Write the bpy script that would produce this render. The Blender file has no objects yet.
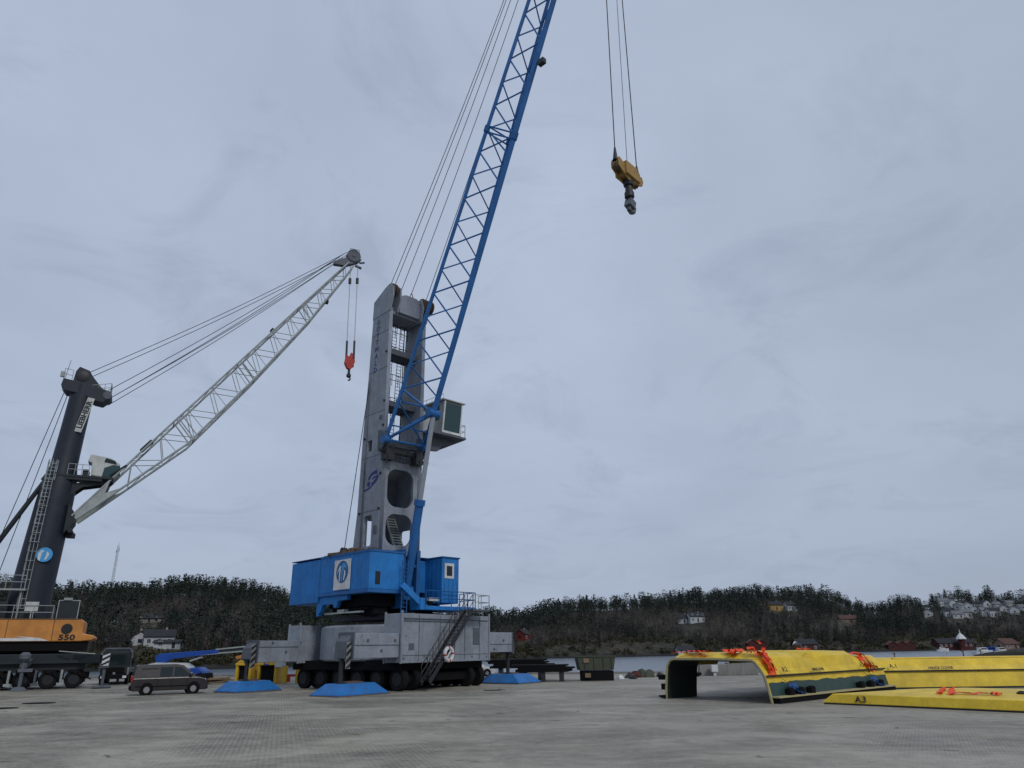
import bpy, math, random
import numpy as np
from mathutils import Matrix, Vector, noise as mnoise
R = math.radians
random.seed(11)
rng = np.random.default_rng(7)
sc = bpy.context.scene
col = sc.collection

# ------------------------------------------------------------------ camera
F = 720.0; PITCH = math.atan(264/720.0); ROLL = R(0.8); CH = 2.7
cp, sp, cr, sr = math.cos(PITCH), math.sin(PITCH), math.cos(ROLL), math.sin(ROLL)
cd = bpy.data.cameras.new('camera'); cam = bpy.data.objects.new('camera', cd); col.objects.link(cam)
cd.sensor_width = 36; cd.lens = F/1024*36; cd.clip_start = 0.1; cd.clip_end = 12000
cam.matrix_world = Matrix.Translation((0, 0, CH)) @ Matrix.Rotation(PITCH + math.pi/2, 4, 'X') @ Matrix.Rotation(-ROLL, 4, 'Z')
sc.camera = cam
def ray(px, py):                       # survey helper: a direction seen in the photograph, used to read real positions
    u, v = px-512, 384-py
    u, v = u*cr+v*sr, -u*sr+v*cr
    return u, F*cp-v*sp, v*cp+F*sp
def atY(px, py, Y):
    r = ray(px, py); k = Y/r[1]; return Vector((r[0]*k, Y, CH+r[2]*k))
def atZ(px, py, z=0):
    r = ray(px, py); k = (z-CH)/r[2]; return Vector((r[0]*k, r[1]*k, z))

# ------------------------------------------------------------------ materials
def nodes_of(name):
    m = bpy.data.materials.new(name); m.use_nodes = True
    nt = m.node_tree; return m, nt, nt.nodes['Principled BSDF']
def N(nt, t, **kw):
    n = nt.nodes.new(t)
    for k, v in kw.items():
        if k.startswith('_'): setattr(n, k[1:], v)
        else: n.inputs[k.replace('__', ' ')].default_value = v
    return n
def rgba(c): return (c[0], c[1], c[2], 1)
def ramp(nt, fac, a, b, ca=(0,0,0), cb=(1,1,1)):
    r = nt.nodes.new('ShaderNodeValToRGB'); e = r.color_ramp.elements
    e[0].position, e[1].position = a, b; e[0].color, e[1].color = rgba(ca), rgba(cb)
    nt.links.new(fac, r.inputs['Fac']); return r.outputs['Color']
def mix(nt, fac, a, b, mode='MIX'):
    n = nt.nodes.new('ShaderNodeMix'); n.data_type = 'RGBA'; n.blend_type = mode
    for sock, v in ((n.inputs[0], fac), (n.inputs[6], a), (n.inputs[7], b)):
        if hasattr(v, 'links'): nt.links.new(v, sock)
        elif isinstance(v, (int, float)): sock.default_value = v
        else: sock.default_value = rgba(v)
    return n.outputs[2]
def paint(name, c, rough=0.5, dirt=0.35, rust=0.0, streak=0.3, metal=0.0, dirtc=(0.05,0.045,0.04), scale=1.0, bump=0.15, spec=0.35):
    m, nt, b = nodes_of(name); L = nt.links
    tc = N(nt, 'ShaderNodeTexCoord')
    n1 = N(nt, 'ShaderNodeTexNoise', Scale=0.9*scale, Detail=6, Roughness=0.65); L.new(tc.outputs['Object'], n1.inputs['Vector'])
    n2 = N(nt, 'ShaderNodeTexNoise', Scale=9*scale, Detail=4, Roughness=0.7); L.new(tc.outputs['Object'], n2.inputs['Vector'])
    mp = N(nt, 'ShaderNodeMapping'); mp.inputs['Scale'].default_value = (5*scale, 5*scale, 0.35*scale); L.new(tc.outputs['Object'], mp.inputs['Vector'])
    n3 = N(nt, 'ShaderNodeTexNoise', Scale=1.0, Detail=5, Roughness=0.7); L.new(mp.outputs['Vector'], n3.inputs['Vector'])
    c2 = tuple(x*0.72 for x in c)
    out = mix(nt, ramp(nt, n1.outputs['Fac'], 0.35, 0.65), c, c2)
    d = mix(nt, ramp(nt, n2.outputs['Fac'], 0.5, 0.75), (0,0,0), (dirt,)*3)
    sepd = d
    out = mix(nt, sepd, out, dirtc)
    s = mix(nt, ramp(nt, n3.outputs['Fac'], 0.52, 0.72), (0,0,0), (streak,)*3)
    out = mix(nt, s, out, tuple(x*0.45+0.01 for x in c))
    if rust > 0:
        n4 = N(nt, 'ShaderNodeTexNoise', Scale=2.6*scale, Detail=8, Roughness=0.75, Distortion=0.4); L.new(tc.outputs['Object'], n4.inputs['Vector'])
        rr = ramp(nt, n4.outputs['Fac'], 0.66-0.12*rust, 0.70-0.08*rust)
        out = mix(nt, mix(nt, rr, (0,0,0), (0.85,)*3), out, (0.11, 0.045, 0.02))
    L.new(out, b.inputs['Base Color'])
    b.inputs['Metallic'].default_value = metal; b.inputs['Specular IOR Level'].default_value = spec
    L.new(mix(nt, n2.outputs['Fac'], (rough-0.1,)*3, (min(1, rough+0.2),)*3), b.inputs['Roughness'])
    if bump:
        bp = N(nt, 'ShaderNodeBump', Strength=bump, Distance=0.02); L.new(n2.outputs['Fac'], bp.inputs['Height']); L.new(bp.outputs['Normal'], b.inputs['Normal'])
    return m
def plain(name, c, rough=0.6, metal=0.0, spec=0.4, alpha=None):
    m, nt, b = nodes_of(name); L = nt.links
    tc = N(nt, 'ShaderNodeTexCoord'); n1 = N(nt, 'ShaderNodeTexNoise', Scale=3, Detail=5, Roughness=0.7); L.new(tc.outputs['Object'], n1.inputs['Vector'])
    L.new(mix(nt, n1.outputs['Fac'], tuple(x*1.15 for x in c), tuple(x*0.75 for x in c)), b.inputs['Base Color'])
    b.inputs['Roughness'].default_value = rough; b.inputs['Metallic'].default_value = metal; b.inputs['Specular IOR Level'].default_value = spec
    return m
M = dict(
 hazwhite = paint('hazard_white', (0.22,0.23,0.235), 0.6, 0.5, 0.1, 0.4),
 tealglass = plain('teal_glass', (0.012,0.045,0.052), 0.15, 0.0, 0.6),
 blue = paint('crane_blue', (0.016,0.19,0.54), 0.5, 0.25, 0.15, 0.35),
 bluedk = paint('crane_blue_dark', (0.008,0.10,0.30), 0.55, 0.35, 0.2, 0.4),  # deeper blue for roof sheets, rails, brackets and splices
 boomblue = paint('boom_blue', (0.018,0.13,0.38), 0.5, 0.25, 0.1, 0.2),
 padblue = paint('pad_blue', (0.012,0.17,0.50), 0.5, 0.7, 0.9, 0.4, scale=2),
 grey = paint('crane_grey', (0.27,0.30,0.35), 0.55, 0.45, 0.45, 0.65),
 greydk = paint('crane_grey_dark', (0.10,0.115,0.14), 0.6, 0.4, 0.2, 0.5),
 tower = paint('tower_grey', (0.25,0.28,0.33), 0.55, 0.4, 0.3, 0.6),
 steel = plain('dark_steel', (0.03,0.032,0.036), 0.55, 0.3),
 black = plain('black_machinery', (0.008,0.008,0.009), 0.9, 0, .12),
 rubber = plain('rubber', (0.009,0.009,0.010), 0.9, 0, .2),
 rim = plain('wheel_rim', (0.022,0.024,0.027), 0.5, 0.4),
 rope = plain('wire_rope', (0.025,0.028,0.034), 0.6, 0.3),
 rod = plain('piston_rod', (0.34,0.37,0.42), 0.35, 0.4),
 white = paint('white_paint', (0.66,0.67,0.68), 0.5, 0.3, 0.0, 0.3),
 cream = paint('cream_paint', (0.50,0.52,0.50), 0.5, 0.4, 0.1, 0.4),
 hazdark = plain('hazard_black', (0.012,0.012,0.014), 0.6),
 logo = plain('logo_blue', (0.012,0.10,0.26), 0.5),
 logolt = plain('logo_cyan', (0.05,0.30,0.62), 0.5),
 navy = plain('lettering_navy', (0.018,0.03,0.16), 0.6),
 ink = plain('lettering_dark', (0.012,0.012,0.014), 0.6),
 rust = paint('rusty_brown', (0.13,0.085,0.055), 0.85, 0.5, 0.6, 0.2),
 hookyel = paint('hook_yellow', (0.36,0.225,0.065), 0.6, 0.5, 0.4, 0.4, scale=2),
 hookred = paint('hook_red', (0.42,0.03,0.02), 0.5, 0.3, 0.1, 0.2),
 slate = paint('slate_steel', (0.014,0.020,0.034), 0.5, 0.3, 0.0, 0.3),
 slatedk = paint('dark_teal_steel', (0.014,0.022,0.028), 0.55, 0.3, 0.1, 0.4),
 orange = paint('orange_housing', (0.56,0.23,0.05), 0.45, 0.2, 0.0, 0.25),
 boomgrey = paint('pale_boom', (0.33,0.365,0.365), 0.55, 0.3, 0.0, 0.3),
 yellow = paint('cover_yellow', (0.75,0.52,0.033), 0.45, 0.3, 0.1, 0.3, dirtc=(0.2,0.15,0.04), bump=0.1),
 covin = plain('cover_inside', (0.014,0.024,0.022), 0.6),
 covedge = plain('cover_edge', (0.38,0.33,0.17), 0.6),
 grime = paint('tarred_green', (0.022,0.06,0.055), 0.4, 0.5, 0.0, 0.5, scale=2),
 ribbon = plain('orange_net', (0.75,0.07,0.015), 0.6),
 strap = plain('blue_strap', (0.02,0.09,0.35), 0.6),
 van = paint('van_brown', (0.027,0.023,0.024), 0.28, 0.12, 0.0, 0.0, metal=0.15, bump=0, spec=0.5),
 carwhite = paint('car_white', (0.6,0.61,0.63), 0.3, 0.1, 0, 0, bump=0, spec=0.5),
 liftblue = paint('lift_blue', (0.01,0.07,0.36), 0.4, 0.2, 0, 0.2),
 skip = paint('skip_green', (0.055,0.065,0.045), 0.7, 0.4, 0.4, 0.4),
 conc = paint('concrete', (0.24,0.235,0.22), 0.85, 0.4, 0, 0.4),
 lampred = plain('lamp_red', (0.30,0.02,0.015), 0.3),
 lampwhite = plain('lamp_clear', (0.65,0.66,0.68), 0.2),
 safetyyel = paint('safety_yellow', (0.60,0.38,0.03), 0.5, 0.3, 0.2, 0.2),
 redwall = paint('red_boards', (0.075,0.016,0.014), 0.8, 0.3, 0, 0.4),
 redbright = paint('red_boards_bright', (0.16,0.022,0.018), 0.8, 0.3, 0, 0.3),
 houseyel = paint('yellow_boards', (0.36,0.23,0.06), 0.8, 0.2, 0, 0.2),
 housetan = paint('tan_boards', (0.22,0.15,0.12), 0.8, 0.2, 0, 0.2),
 housewhite = paint('white_boards', (0.46,0.48,0.50), 0.8, 0.2, 0, 0.2),
 roofdk = paint('dark_roof', (0.025,0.027,0.032), 0.8, 0.3, 0, 0.2),
 roofgrey = paint('pale_roof', (0.16,0.17,0.19), 0.8, 0.3, 0, 0.2),
 roofred = paint('brown_roof', (0.10,0.05,0.04), 0.85, 0.3, 0, 0.2),
 bark = plain('bark', (0.06,0.052,0.045), 0.9),
 timber = paint('old_timber', (0.22,0.16,0.10), 0.9, 0.4, 0, 0.3),
)
def glassmat():
    m, nt, b = nodes_of('window_glass'); b.inputs['Base Color'].default_value = (0.012,0.02,0.024,1)
    b.inputs['Roughness'].default_value = 0.12; b.inputs['Specular IOR Level'].default_value = 0.35
    n1 = N(nt, 'ShaderNodeTexNoise', Scale=1.5); bp = N(nt, 'ShaderNodeBump', Strength=0.05); nt.links.new(n1.outputs['Fac'], bp.inputs['Height']); nt.links.new(bp.outputs['Normal'], b.inputs['Normal'])
    return m
M['glass'] = glassmat()

# ------------------------------------------------------------------ mesh helpers
class MB:
    def __init__(s, mat=None): s.v, s.f, s.m = [], [], mat
    def add(s, vs, fs):
        o = len(s.v)
        for p in vs:
            p = Vector(p)
            if s.m is not None: p = s.m @ p
            s.v.append(p)
        s.f += [tuple(i+o for i in q) for q in fs]; return s
    def box(s, x0, x1, y0, y1, z0, z1, T=None):
        vs = [(x,y,z) for z in (z0,z1) for y in (y0,y1) for x in (x0,x1)]
        if T is not None: vs = [T @ Vector(p) for p in vs]
        return s.add(vs, [(0,2,3,1),(4,5,7,6),(0,1,5,4),(2,6,7,3),(0,4,6,2),(1,3,7,5)])
    def frustum(s, x0,x1,y0,y1,z0, X0,X1,Y0,Y1,z1):
        return s.add([(x0,y0,z0),(x1,y0,z0),(x0,y1,z0),(x1,y1,z0),(X0,Y0,z1),(X1,Y0,z1),(X0,Y1,z1),(X1,Y1,z1)],
                     [(0,2,3,1),(4,5,7,6),(0,1,5,4),(2,6,7,3),(0,4,6,2),(1,3,7,5)])
    def bar(s, p, q, w, h, up=(0,0,1)):
        p, q = Vector(p), Vector(q); d = (q-p).normalized(); u = Vector(up)
        if abs(d.dot(u)) > .98: u = Vector((1,0,0))
        a = d.cross(u).normalized(); b = a.cross(d).normalized()
        vs = [c+a*i*w/2+b*j*h/2 for c in (p,q) for j in (-1,1) for i in (-1,1)]
        return s.add(vs, [(0,2,3,1),(4,5,7,6),(0,1,5,4),(2,6,7,3),(0,4,6,2),(1,3,7,5)])
    def tube(s, p, q, r, r2=None, n=8):
        p, q = Vector(p), Vector(q); r2 = r if r2 is None else r2
        d = (q-p).normalized(); u = Vector((0,0,1)) if abs(d.z) < .95 else Vector((1,0,0))
        a = d.cross(u).normalized(); b = a.cross(d)
        vs = []
        for c, rr in ((p,r),(q,r2)):
            for i in range(n):
                t = 2*math.pi*i/n; vs.append(c+a*rr*math.cos(t)+b*rr*math.sin(t))
        fs = [(i,(i+1)%n,n+(i+1)%n,n+i) for i in range(n)]+[tuple(range(n))[::-1], tuple(range(n,2*n))]
        return s.add(vs, fs)
    def path(s, pts, r, n=6):
        for a, b in zip(pts[:-1], pts[1:]): s.tube(a, b, r, n=n)
        return s
    def lathe(s, o, axis, prof, n=24):           # prof: (distance along axis, radius)
        o, d = Vector(o), Vector(axis).normalized(); u = Vector((0,0,1)) if abs(d.z) < .95 else Vector((1,0,0))
        a = d.cross(u).normalized(); b = a.cross(d); vs = []; k = len(prof)
        for (h, r) in prof:
            for i in range(n):
                t = 2*math.pi*i/n; vs.append(o+d*h+a*r*math.cos(t)+b*r*math.sin(t))
        fs = [(j*n+i, j*n+(i+1)%n, (j+1)*n+(i+1)%n, (j+1)*n+i) for j in range(k-1) for i in range(n)]
        fs += [tuple(range(n))[::-1], tuple(range((k-1)*n, k*n))]
        return s.add(vs, fs)
    def prism(s, pts, f0, f1):                  # pts 2D polygon; f0,f1 map a 2D point to 3D
        n = len(pts); vs = [f0(*p) for p in pts]+[f1(*p) for p in pts]
        return s.add(vs, [tuple(range(n))[::-1], tuple(range(n,2*n))]+[(i,(i+1)%n,n+(i+1)%n,n+i) for i in range(n)])
    def build(s, name, mat, parent=None, bevel=0.0, smooth=False):
        me = bpy.data.meshes.new(name); me.from_pydata([tuple(v) for v in s.v], [], s.f); me.update()
        import bmesh
        bm = bmesh.new(); bm.from_mesh(me); bmesh.ops.recalc_face_normals(bm, faces=bm.faces); bm.to_mesh(me); bm.free()
        me.materials.append(M[mat] if isinstance(mat, str) else mat)
        o = bpy.data.objects.new(name, me); col.objects.link(o)
        if parent: o.parent = parent
        if smooth:
            me.shade_smooth(); me.set_sharp_from_angle(angle=R(35))
        if bevel:
            b = o.modifiers.new('b', 'BEVEL'); b.width = bevel; b.segments = 2; b.limit_method = 'ANGLE'; b.angle_limit = R(40)
        return o
def tag(o, label=None, cat=None, group=None, kind=None):
    for k, v in (('label',label),('category',cat),('group',group),('kind',kind)):
        if v: o[k] = v
    return o
def empty(name, loc, rz=0, label=None, cat=None, group=None):
    o = bpy.data.objects.new(name, None); col.objects.link(o); o.location = loc; o.rotation_euler = (0,0,rz); o.empty_display_size = 0.5
    return tag(o, label, cat, group)
def copy_tree(o, parent=None):
    c = o.copy(); col.objects.link(c); c.parent = parent
    for ch in list(o.children): copy_tree(ch, c)
    return c
def frame_mat(o, x, y):                          # local x, y in-plane axes
    x = Vector(x).normalized(); y = Vector(y); y = (y - x*y.dot(x)).normalized(); z = x.cross(y)
    m = Matrix((x, y, z)).transposed().to_4x4(); m.translation = Vector(o); return m
def curve_plate(name, polys, T, thick, mat, parent, bevel=0):   # 2D outline with holes -> solid plate
    cu = bpy.data.curves.new(name, 'CURVE'); cu.dimensions = '2D'; cu.fill_mode = 'BOTH'; cu.extrude = thick/2
    for pl in polys:
        s = cu.splines.new('POLY'); s.points.add(len(pl)-1); s.use_cyclic_u = True
        for p, q in zip(s.points, pl): p.co = (q[0], q[1], 0, 1)
    t = bpy.data.objects.new('tmp', cu); col.objects.link(t); bpy.context.view_layer.update()
    me = bpy.data.meshes.new_from_object(t.evaluated_get(bpy.context.evaluated_depsgraph_get()))
    bpy.data.objects.remove(t); bpy.data.curves.remove(cu)
    me.transform(T); me.materials.clear(); me.materials.append(M[mat] if isinstance(mat, str) else mat)
    o = bpy.data.objects.new(name, me); col.objects.link(o); o.parent = parent; return o
def text(name, st, size, T, mat, parent, align='CENTER', shear=0, bold=0.0, spacing=1.0):
    cu = bpy.data.curves.new(name, 'FONT'); cu.body = st; cu.size = size; cu.extrude = 0.004; cu.align_x = align; cu.align_y = 'CENTER'; cu.shear = shear; cu.offset = bold; cu.space_character = spacing
    t = bpy.data.objects.new('tmp', cu); col.objects.link(t); bpy.context.view_layer.update()
    me = bpy.data.meshes.new_from_object(t.evaluated_get(bpy.context.evaluated_depsgraph_get()))
    bpy.data.objects.remove(t); bpy.data.curves.remove(cu)
    me.transform(T); me.materials.clear(); me.materials.append(M[mat])
    o = bpy.data.objects.new(name, me); col.objects.link(o); o.parent = parent; return o
def rrect(x0, x1, y0, y1, r, n=8):
    out = []
    for (cx, cy, a0) in ((x1-r,y1-r,0),(x0+r,y1-r,90),(x0+r,y0+r,180),(x1-r,y0+r,270)):
        for i in range(n+1):
            a = R(a0+90*i/n); out.append((cx+r*math.cos(a), cy+r*math.sin(a)))
    return out
def railing(mb, pts, h=1.1, r=0.025, step=1.5, mid=True):
    for a, b in zip(pts[:-1], pts[1:]):
        a, b = Vector(a), Vector(b); n = max(1, round((b-a).length/step))
        for i in range(n+1):
            p = a.lerp(b, i/n); mb.tube(p, p+Vector((0,0,h)), r, n=5)
        for hh in ((h, h*.5) if mid else (h,)): mb.tube(a+Vector((0,0,hh)), b+Vector((0,0,hh)), r, n=5)
def ladder(mb, p, q, side, w=0.45, r=0.025, step=0.3):
    p, q, s = Vector(p), Vector(q), Vector(side).normalized()*w/2
    mb.tube(p-s, q-s, r, n=5); mb.tube(p+s, q+s, r, n=5); n = int((q-p).length/step)
    for i in range(1, n): c = p.lerp(q, i/n); mb.tube(c-s, c+s, r*.8, n=4)
def disc(mb, o, x, y, r, n=40):
    o, x, y = Vector(o), Vector(x), Vector(y)
    mb.add([o+x*r*math.cos(2*math.pi*i/n)+y*r*math.sin(2*math.pi*i/n) for i in range(n)], [tuple(range(n))])
def wheel(parent, c, axis, r=0.75, w=0.45, n=24, rimmat='rim'):
    c, a = Vector(c), Vector(axis).normalized()
    t = MB(); t.lathe(c-a*w/2, a, [(0,r*.62),(0,r*.9),(w*.12,r),(w*.88,r),(w,r*.9),(w,r*.62)], n)
    t = t.build('wheel', 'rubber', parent, smooth=True)
    k = MB(); k.lathe(c-a*(w/2+.012), a, [(0,r*.60),(0.0,r*.56),(w*.18,r*.45),(w*.18,r*.2),(w*.04,r*.18),(w*.04,r*.05)], n)
    k.lathe(c+a*(w/2+.012), -a, [(0,r*.60),(0.0,r*.56),(w*.18,r*.45),(w*.18,r*.2),(w*.04,r*.18),(w*.04,r*.05)], n)
    k.build('rim', rimmat, t, smooth=True); return t

# ------------------------------------------------------------------ world and sun
SUN_EL, SUN_AZ = R(42), R(-55)      # direction to the sun: azimuth measured from +X
w = bpy.data.worlds.new('World'); sc.world = w; w.use_nodes = True; nt = w.node_tree; L = nt.links
bg = nt.nodes['Background']
sky = N(nt, 'ShaderNodeTexSky', _sky_type='NISHITA'); sky.sun_disc = False; sky.sun_elevation = SUN_EL; sky.sun_rotation = R(90)-SUN_AZ
tc = N(nt, 'ShaderNodeTexCoord'); sep = N(nt, 'ShaderNodeSeparateXYZ'); L.new(tc.outputs['Generated'], sep.inputs[0])
def math_(op, a, b=None):
    n = nt.nodes.new('ShaderNodeMath'); n.operation = op
    for i, v in enumerate((a, b)):
        if v is None: continue
        if hasattr(v, 'links'): L.new(v, n.inputs[i])
        else: n.inputs[i].default_value = v
    return n.outputs[0]
zz = math_('ADD', math_('MAXIMUM', sep.outputs['Z'], 0.0), 0.22)
cx = nt.nodes.new('ShaderNodeCombineXYZ'); L.new(math_('DIVIDE', sep.outputs['X'], zz), cx.inputs[0]); L.new(math_('DIVIDE', sep.outputs['Y'], zz), cx.inputs[1])
cn = N(nt, 'ShaderNodeTexNoise', Scale=1.25, Detail=7, Roughness=0.52, Distortion=0.25); L.new(cx.outputs[0], cn.inputs['Vector'])
cn2 = N(nt, 'ShaderNodeTexNoise', Scale=0.45, Detail=3, Roughness=0.5); L.new(cx.outputs[0], cn2.inputs['Vector'])
K = 10.0
cloud_hi = tuple(x*K for x in (0.490, 0.568, 0.710)); cloud_lo = tuple(x*K for x in (0.390, 0.458, 0.585))
f = math_('ADD', math_('MULTIPLY', cn.outputs['Fac'], 0.55), math_('MULTIPLY', cn2.outputs['Fac'], 0.45))
cl = mix(nt, ramp(nt, f, 0.38, 0.57), cloud_lo, cloud_hi)
# a slightly lighter band near the horizon, a slightly deeper right-hand side
hz = ramp(nt, sep.outputs['Z'], 0.0, 0.34)
wis = N(nt, 'ShaderNodeTexNoise', Scale=2.6, Detail=8, Roughness=0.62, Distortion=0.9); L.new(cx.outputs[0], wis.inputs['Vector'])
cl = mix(nt, mix(nt, ramp(nt, wis.outputs['Fac'], 0.52, 0.68), (0,0,0), (0.38,)*3), cl, tuple(x*K for x in (0.27,0.325,0.445)))
cl = mix(nt, mix(nt, ramp(nt, sep.outputs['X'], 0.05, 0.75), (0,0,0), (0.40,)*3), cl, tuple(x*K for x in (0.36,0.42,0.50)))
cl = mix(nt, hz, mix(nt, 0.62, cl, tuple(x*K for x in (0.305,0.36,0.475))), cl)
fin = mix(nt, 0.94, sky.outputs['Color'], cl)
L.new(fin, bg.inputs['Color']); bg.inputs['Strength'].default_value = 0.1
sd = bpy.data.lights.new('sun', 'SUN'); sun = bpy.data.objects.new('sun', sd); col.objects.link(sun)
sd.energy = 1.3; sd.angle = R(11); sd.color = (1.0, 0.96, 0.90)
sun.rotation_euler = Vector((math.cos(SUN_EL)*math.cos(SUN_AZ), math.cos(SUN_EL)*math.sin(SUN_AZ), math.sin(SUN_EL))).to_track_quat('Z','Y').to_euler()
sc.view_settings.view_transform = 'Standard'; sc.view_settings.look = 'None'; sc.view_settings.exposure = 0; sc.view_settings.gamma = 1

# ------------------------------------------------------------------ ground, quay, water
def groundmat():
    m, nt, b = nodes_of('quay_paving'); L = nt.links
    tc = N(nt, 'ShaderNodeTexCoord')
    mp = N(nt, 'ShaderNodeMapping'); mp.inputs['Rotation'].default_value = (0,0,R(28)); L.new(tc.outputs['Object'], mp.inputs['Vector'])
    br = N(nt, 'ShaderNodeTexBrick', Scale=1.0, Mortar__Size=0.016, Mortar__Smooth=0.2, Bias=0.0, Brick__Width=0.21, Row__Height=0.105)
    br.inputs['Color1'].default_value = (1.0,1.0,1.0,1); br.inputs['Color2'].default_value = (0.60,0.60,0.60,1); br.inputs['Mortar'].default_value = (0.12,0.12,0.12,1)
    L.new(mp.outputs[0], br.inputs['Vector'])
    def noi(s, d, r, dist=0, sx=1, sy=1, rot=0):
        q = N(nt, 'ShaderNodeMapping'); q.inputs['Scale'].default_value = (sx,sy,1); q.inputs['Rotation'].default_value = (0,0,rot); L.new(tc.outputs['Object'], q.inputs['Vector'])
        n = N(nt, 'ShaderNodeTexNoise', Scale=s, Detail=d, Roughness=r, Distortion=dist); L.new(q.outputs[0], n.inputs['Vector']); return n.outputs['Fac']
    big = noi(0.035, 4, 0.55); mid = noi(0.22, 7, 0.68, 0.8, 0.6, 1.4); fine = noi(2.2, 7, 0.75); grit = noi(16, 4, 0.8)
    track = noi(0.5, 7, 0.75, 0.5, 0.35, 1.1, R(-8))
    spx = N(nt, 'ShaderNodeSeparateXYZ'); L.new(tc.outputs['Object'], spx.inputs[0])
    mr = N(nt, 'ShaderNodeMapRange'); mr.inputs['From Min'].default_value = -14; mr.inputs['From Max'].default_value = 16; L.new(spx.outputs['X'], mr.inputs['Value'])
    side = mix(nt, mr.outputs[0], (0.45,0.415,0.325), (0.325,0.30,0.26))
    base = mix(nt, ramp(nt, big, 0.38, 0.62), side, (0.36,0.335,0.275))
    base = mix(nt, mix(nt, ramp(nt, mid, 0.44, 0.62), (0,0,0), (0.72,)*3), base, (0.20,0.188,0.155))
    base = mix(nt, mix(nt, ramp(nt, track, 0.52, 0.70), (0,0,0), (0.45,)*3), base, (0.115,0.107,0.09))
    base = mix(nt, mix(nt, ramp(nt, noi(0.55, 8, 0.72, 1.2), 0.47, 0.60), (0,0,0), (0.5,)*3), base, (0.165,0.155,0.13))
    base = mix(nt, mix(nt, ramp(nt, noi(1.3, 8, 0.75, 0.8), 0.50, 0.62), (0,0,0), (0.35,)*3), base, (0.44,0.41,0.34))
    base = mix(nt, mix(nt, ramp(nt, fine, 0.40, 0.70), (0,0,0), (0.45,)*3), base, (0.36,0.34,0.29))
    base = mix(nt, mix(nt, ramp(nt, noi(0.12, 5, 0.6, 1.5), 0.60, 0.72), (0,0,0), (0.35,)*3), base, (0.17,0.145,0.07))
    base = mix(nt, mix(nt, ramp(nt, noi(0.9, 3, 0.5, 0.6), 0.66, 0.72), (0,0,0), (0.7,)*3), base, (0.05,0.047,0.042))
    base = mix(nt, mix(nt, ramp(nt, noi(3.5, 6, 0.8), 0.60, 0.75), (0,0,0), (0.4,)*3), base, (0.42,0.40,0.35))
    # joints show where the sand has washed out
    show = mix(nt, ramp(nt, mr.outputs[0], 0.05, 0.6), (1,)*3, (0.55,)*3)
    show = mix(nt, ramp(nt, noi(0.16, 5, 0.6, 0.8), 0.42, 0.60), show, mix(nt, 1.0, show, (0.25,)*3, 'MULTIPLY'))
    base = mix(nt, show, base, mix(nt, 1.0, base, br.outputs['Color'], 'MULTIPLY'))
    base = mix(nt, 0.5, base, mix(nt, 1.0, base, ramp(nt, grit, 0.2, 0.8, (0.5,)*3, (1.35,)*3), 'MULTIPLY'))
    L.new(base, b.inputs['Base Color'])
    L.new(mix(nt, ramp(nt, mid, 0.4, 0.7), (0.62,)*3, (0.85,)*3), b.inputs['Roughness']); b.inputs['Specular IOR Level'].default_value = 0.3
    bp = N(nt, 'ShaderNodeBump', Strength=0.6, Distance=0.03); L.new(mix(nt, 0.5, br.outputs['Color'], fine), bp.inputs['Height']); L.new(bp.outputs['Normal'], b.inputs['Normal'])
    return m
M['ground'] = groundmat()
WZ = -1.8
edge = [(-420,96),(-34,92),(-20,90),(4,84),(24,80),(60,84),(110,92),(420,96)]
q = MB(); pts = [(420,-60),(-420,-60)]+edge
q.prism([(x,y) for x,y in pts], lambda x,y:(x,y,-3.5), lambda x,y:(x,y,0)); tag(q.build('quay_ground','ground'), kind='structure')
k = MB()
for a, b in zip(edge[:-1], edge[1:]): k.bar((a[0],a[1]-.3,.10), (b[0],b[1]-.3,.10), .5, .22)
tag(k.build('quay_kerb','conc', bevel=.03), kind='structure')
def watermat():
    m, nt, b = nodes_of('fjord_water'); L = nt.links
    b.inputs['Base Color'].default_value = (0.12,0.15,0.19,1); b.inputs['Roughness'].default_value = 0.22; b.inputs['Specular IOR Level'].default_value = 0.5
    tc = N(nt, 'ShaderNodeTexCoord'); mp = N(nt, 'ShaderNodeMapping'); mp.inputs['Scale'].default_value = (0.25,0.9,1); L.new(tc.outputs['Object'], mp.inputs['Vector'])
    n = N(nt, 'ShaderNodeTexNoise', Scale=0.9, Detail=5, Roughness=0.6); L.new(mp.outputs[0], n.inputs['Vector'])
    bp = N(nt, 'ShaderNodeBump', Strength=0.35, Distance=0.25); L.new(n.outputs['Fac'], bp.inputs['Height']); L.new(bp.outputs['Normal'], b.inputs['Normal'])
    return m
M['water'] = watermat()
q = MB(); q.add([(-6000,60,WZ),(6000,60,WZ),(6000,9000,WZ),(-6000,9000,WZ)], [(0,1,2,3)]); tag(q.build('water','water'), kind='structure')

# ------------------------------------------------------------------ hills
SKY = [(-500,600),(-200,590),(0,576),(20,577),(60,583),(100,587),(150,585),(180,579),(230,582),(260,586),(290,594),(330,603),(400,611),(480,610),(520,611),(540,605),(560,600),(580,596),(600,598),(640,596),(680,592),(720,590),(745,586),(775,586),(800,588),(830,591),(850,599),(870,604),(890,601),(905,594),(920,603),(940,595),(960,594),(975,600),(985,593),(1000,600),(1024,596),(1200,600),(1600,610)]
sa, se = [], []
for (x, y) in SKY: r = ray(x, y); sa.append(r[0]/r[1]); se.append(r[2]/r[1])
def shoreY(a): return np.interp(a, [-1.5,-.6,-.4,-.25,-.1,.05,.2,.35,.5,.65,1.5], [210,205,215,235,285,335,360,390,425,450,480])
def ridgeY(a): return np.interp(a, [-1.5,-.5,-.1,.1,.35,.65,1.5], [460,470,540,580,670,760,800])
def wob(x, y):
    return (np.sin(x*.021+1.3)*np.cos(y*.017+.4)+.6*np.sin(x*.047+y*.031)+.35*np.sin(x*.11-y*.083+2)+.2*np.cos(x*.21+y*.19))
TREE = 10.5
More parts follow.
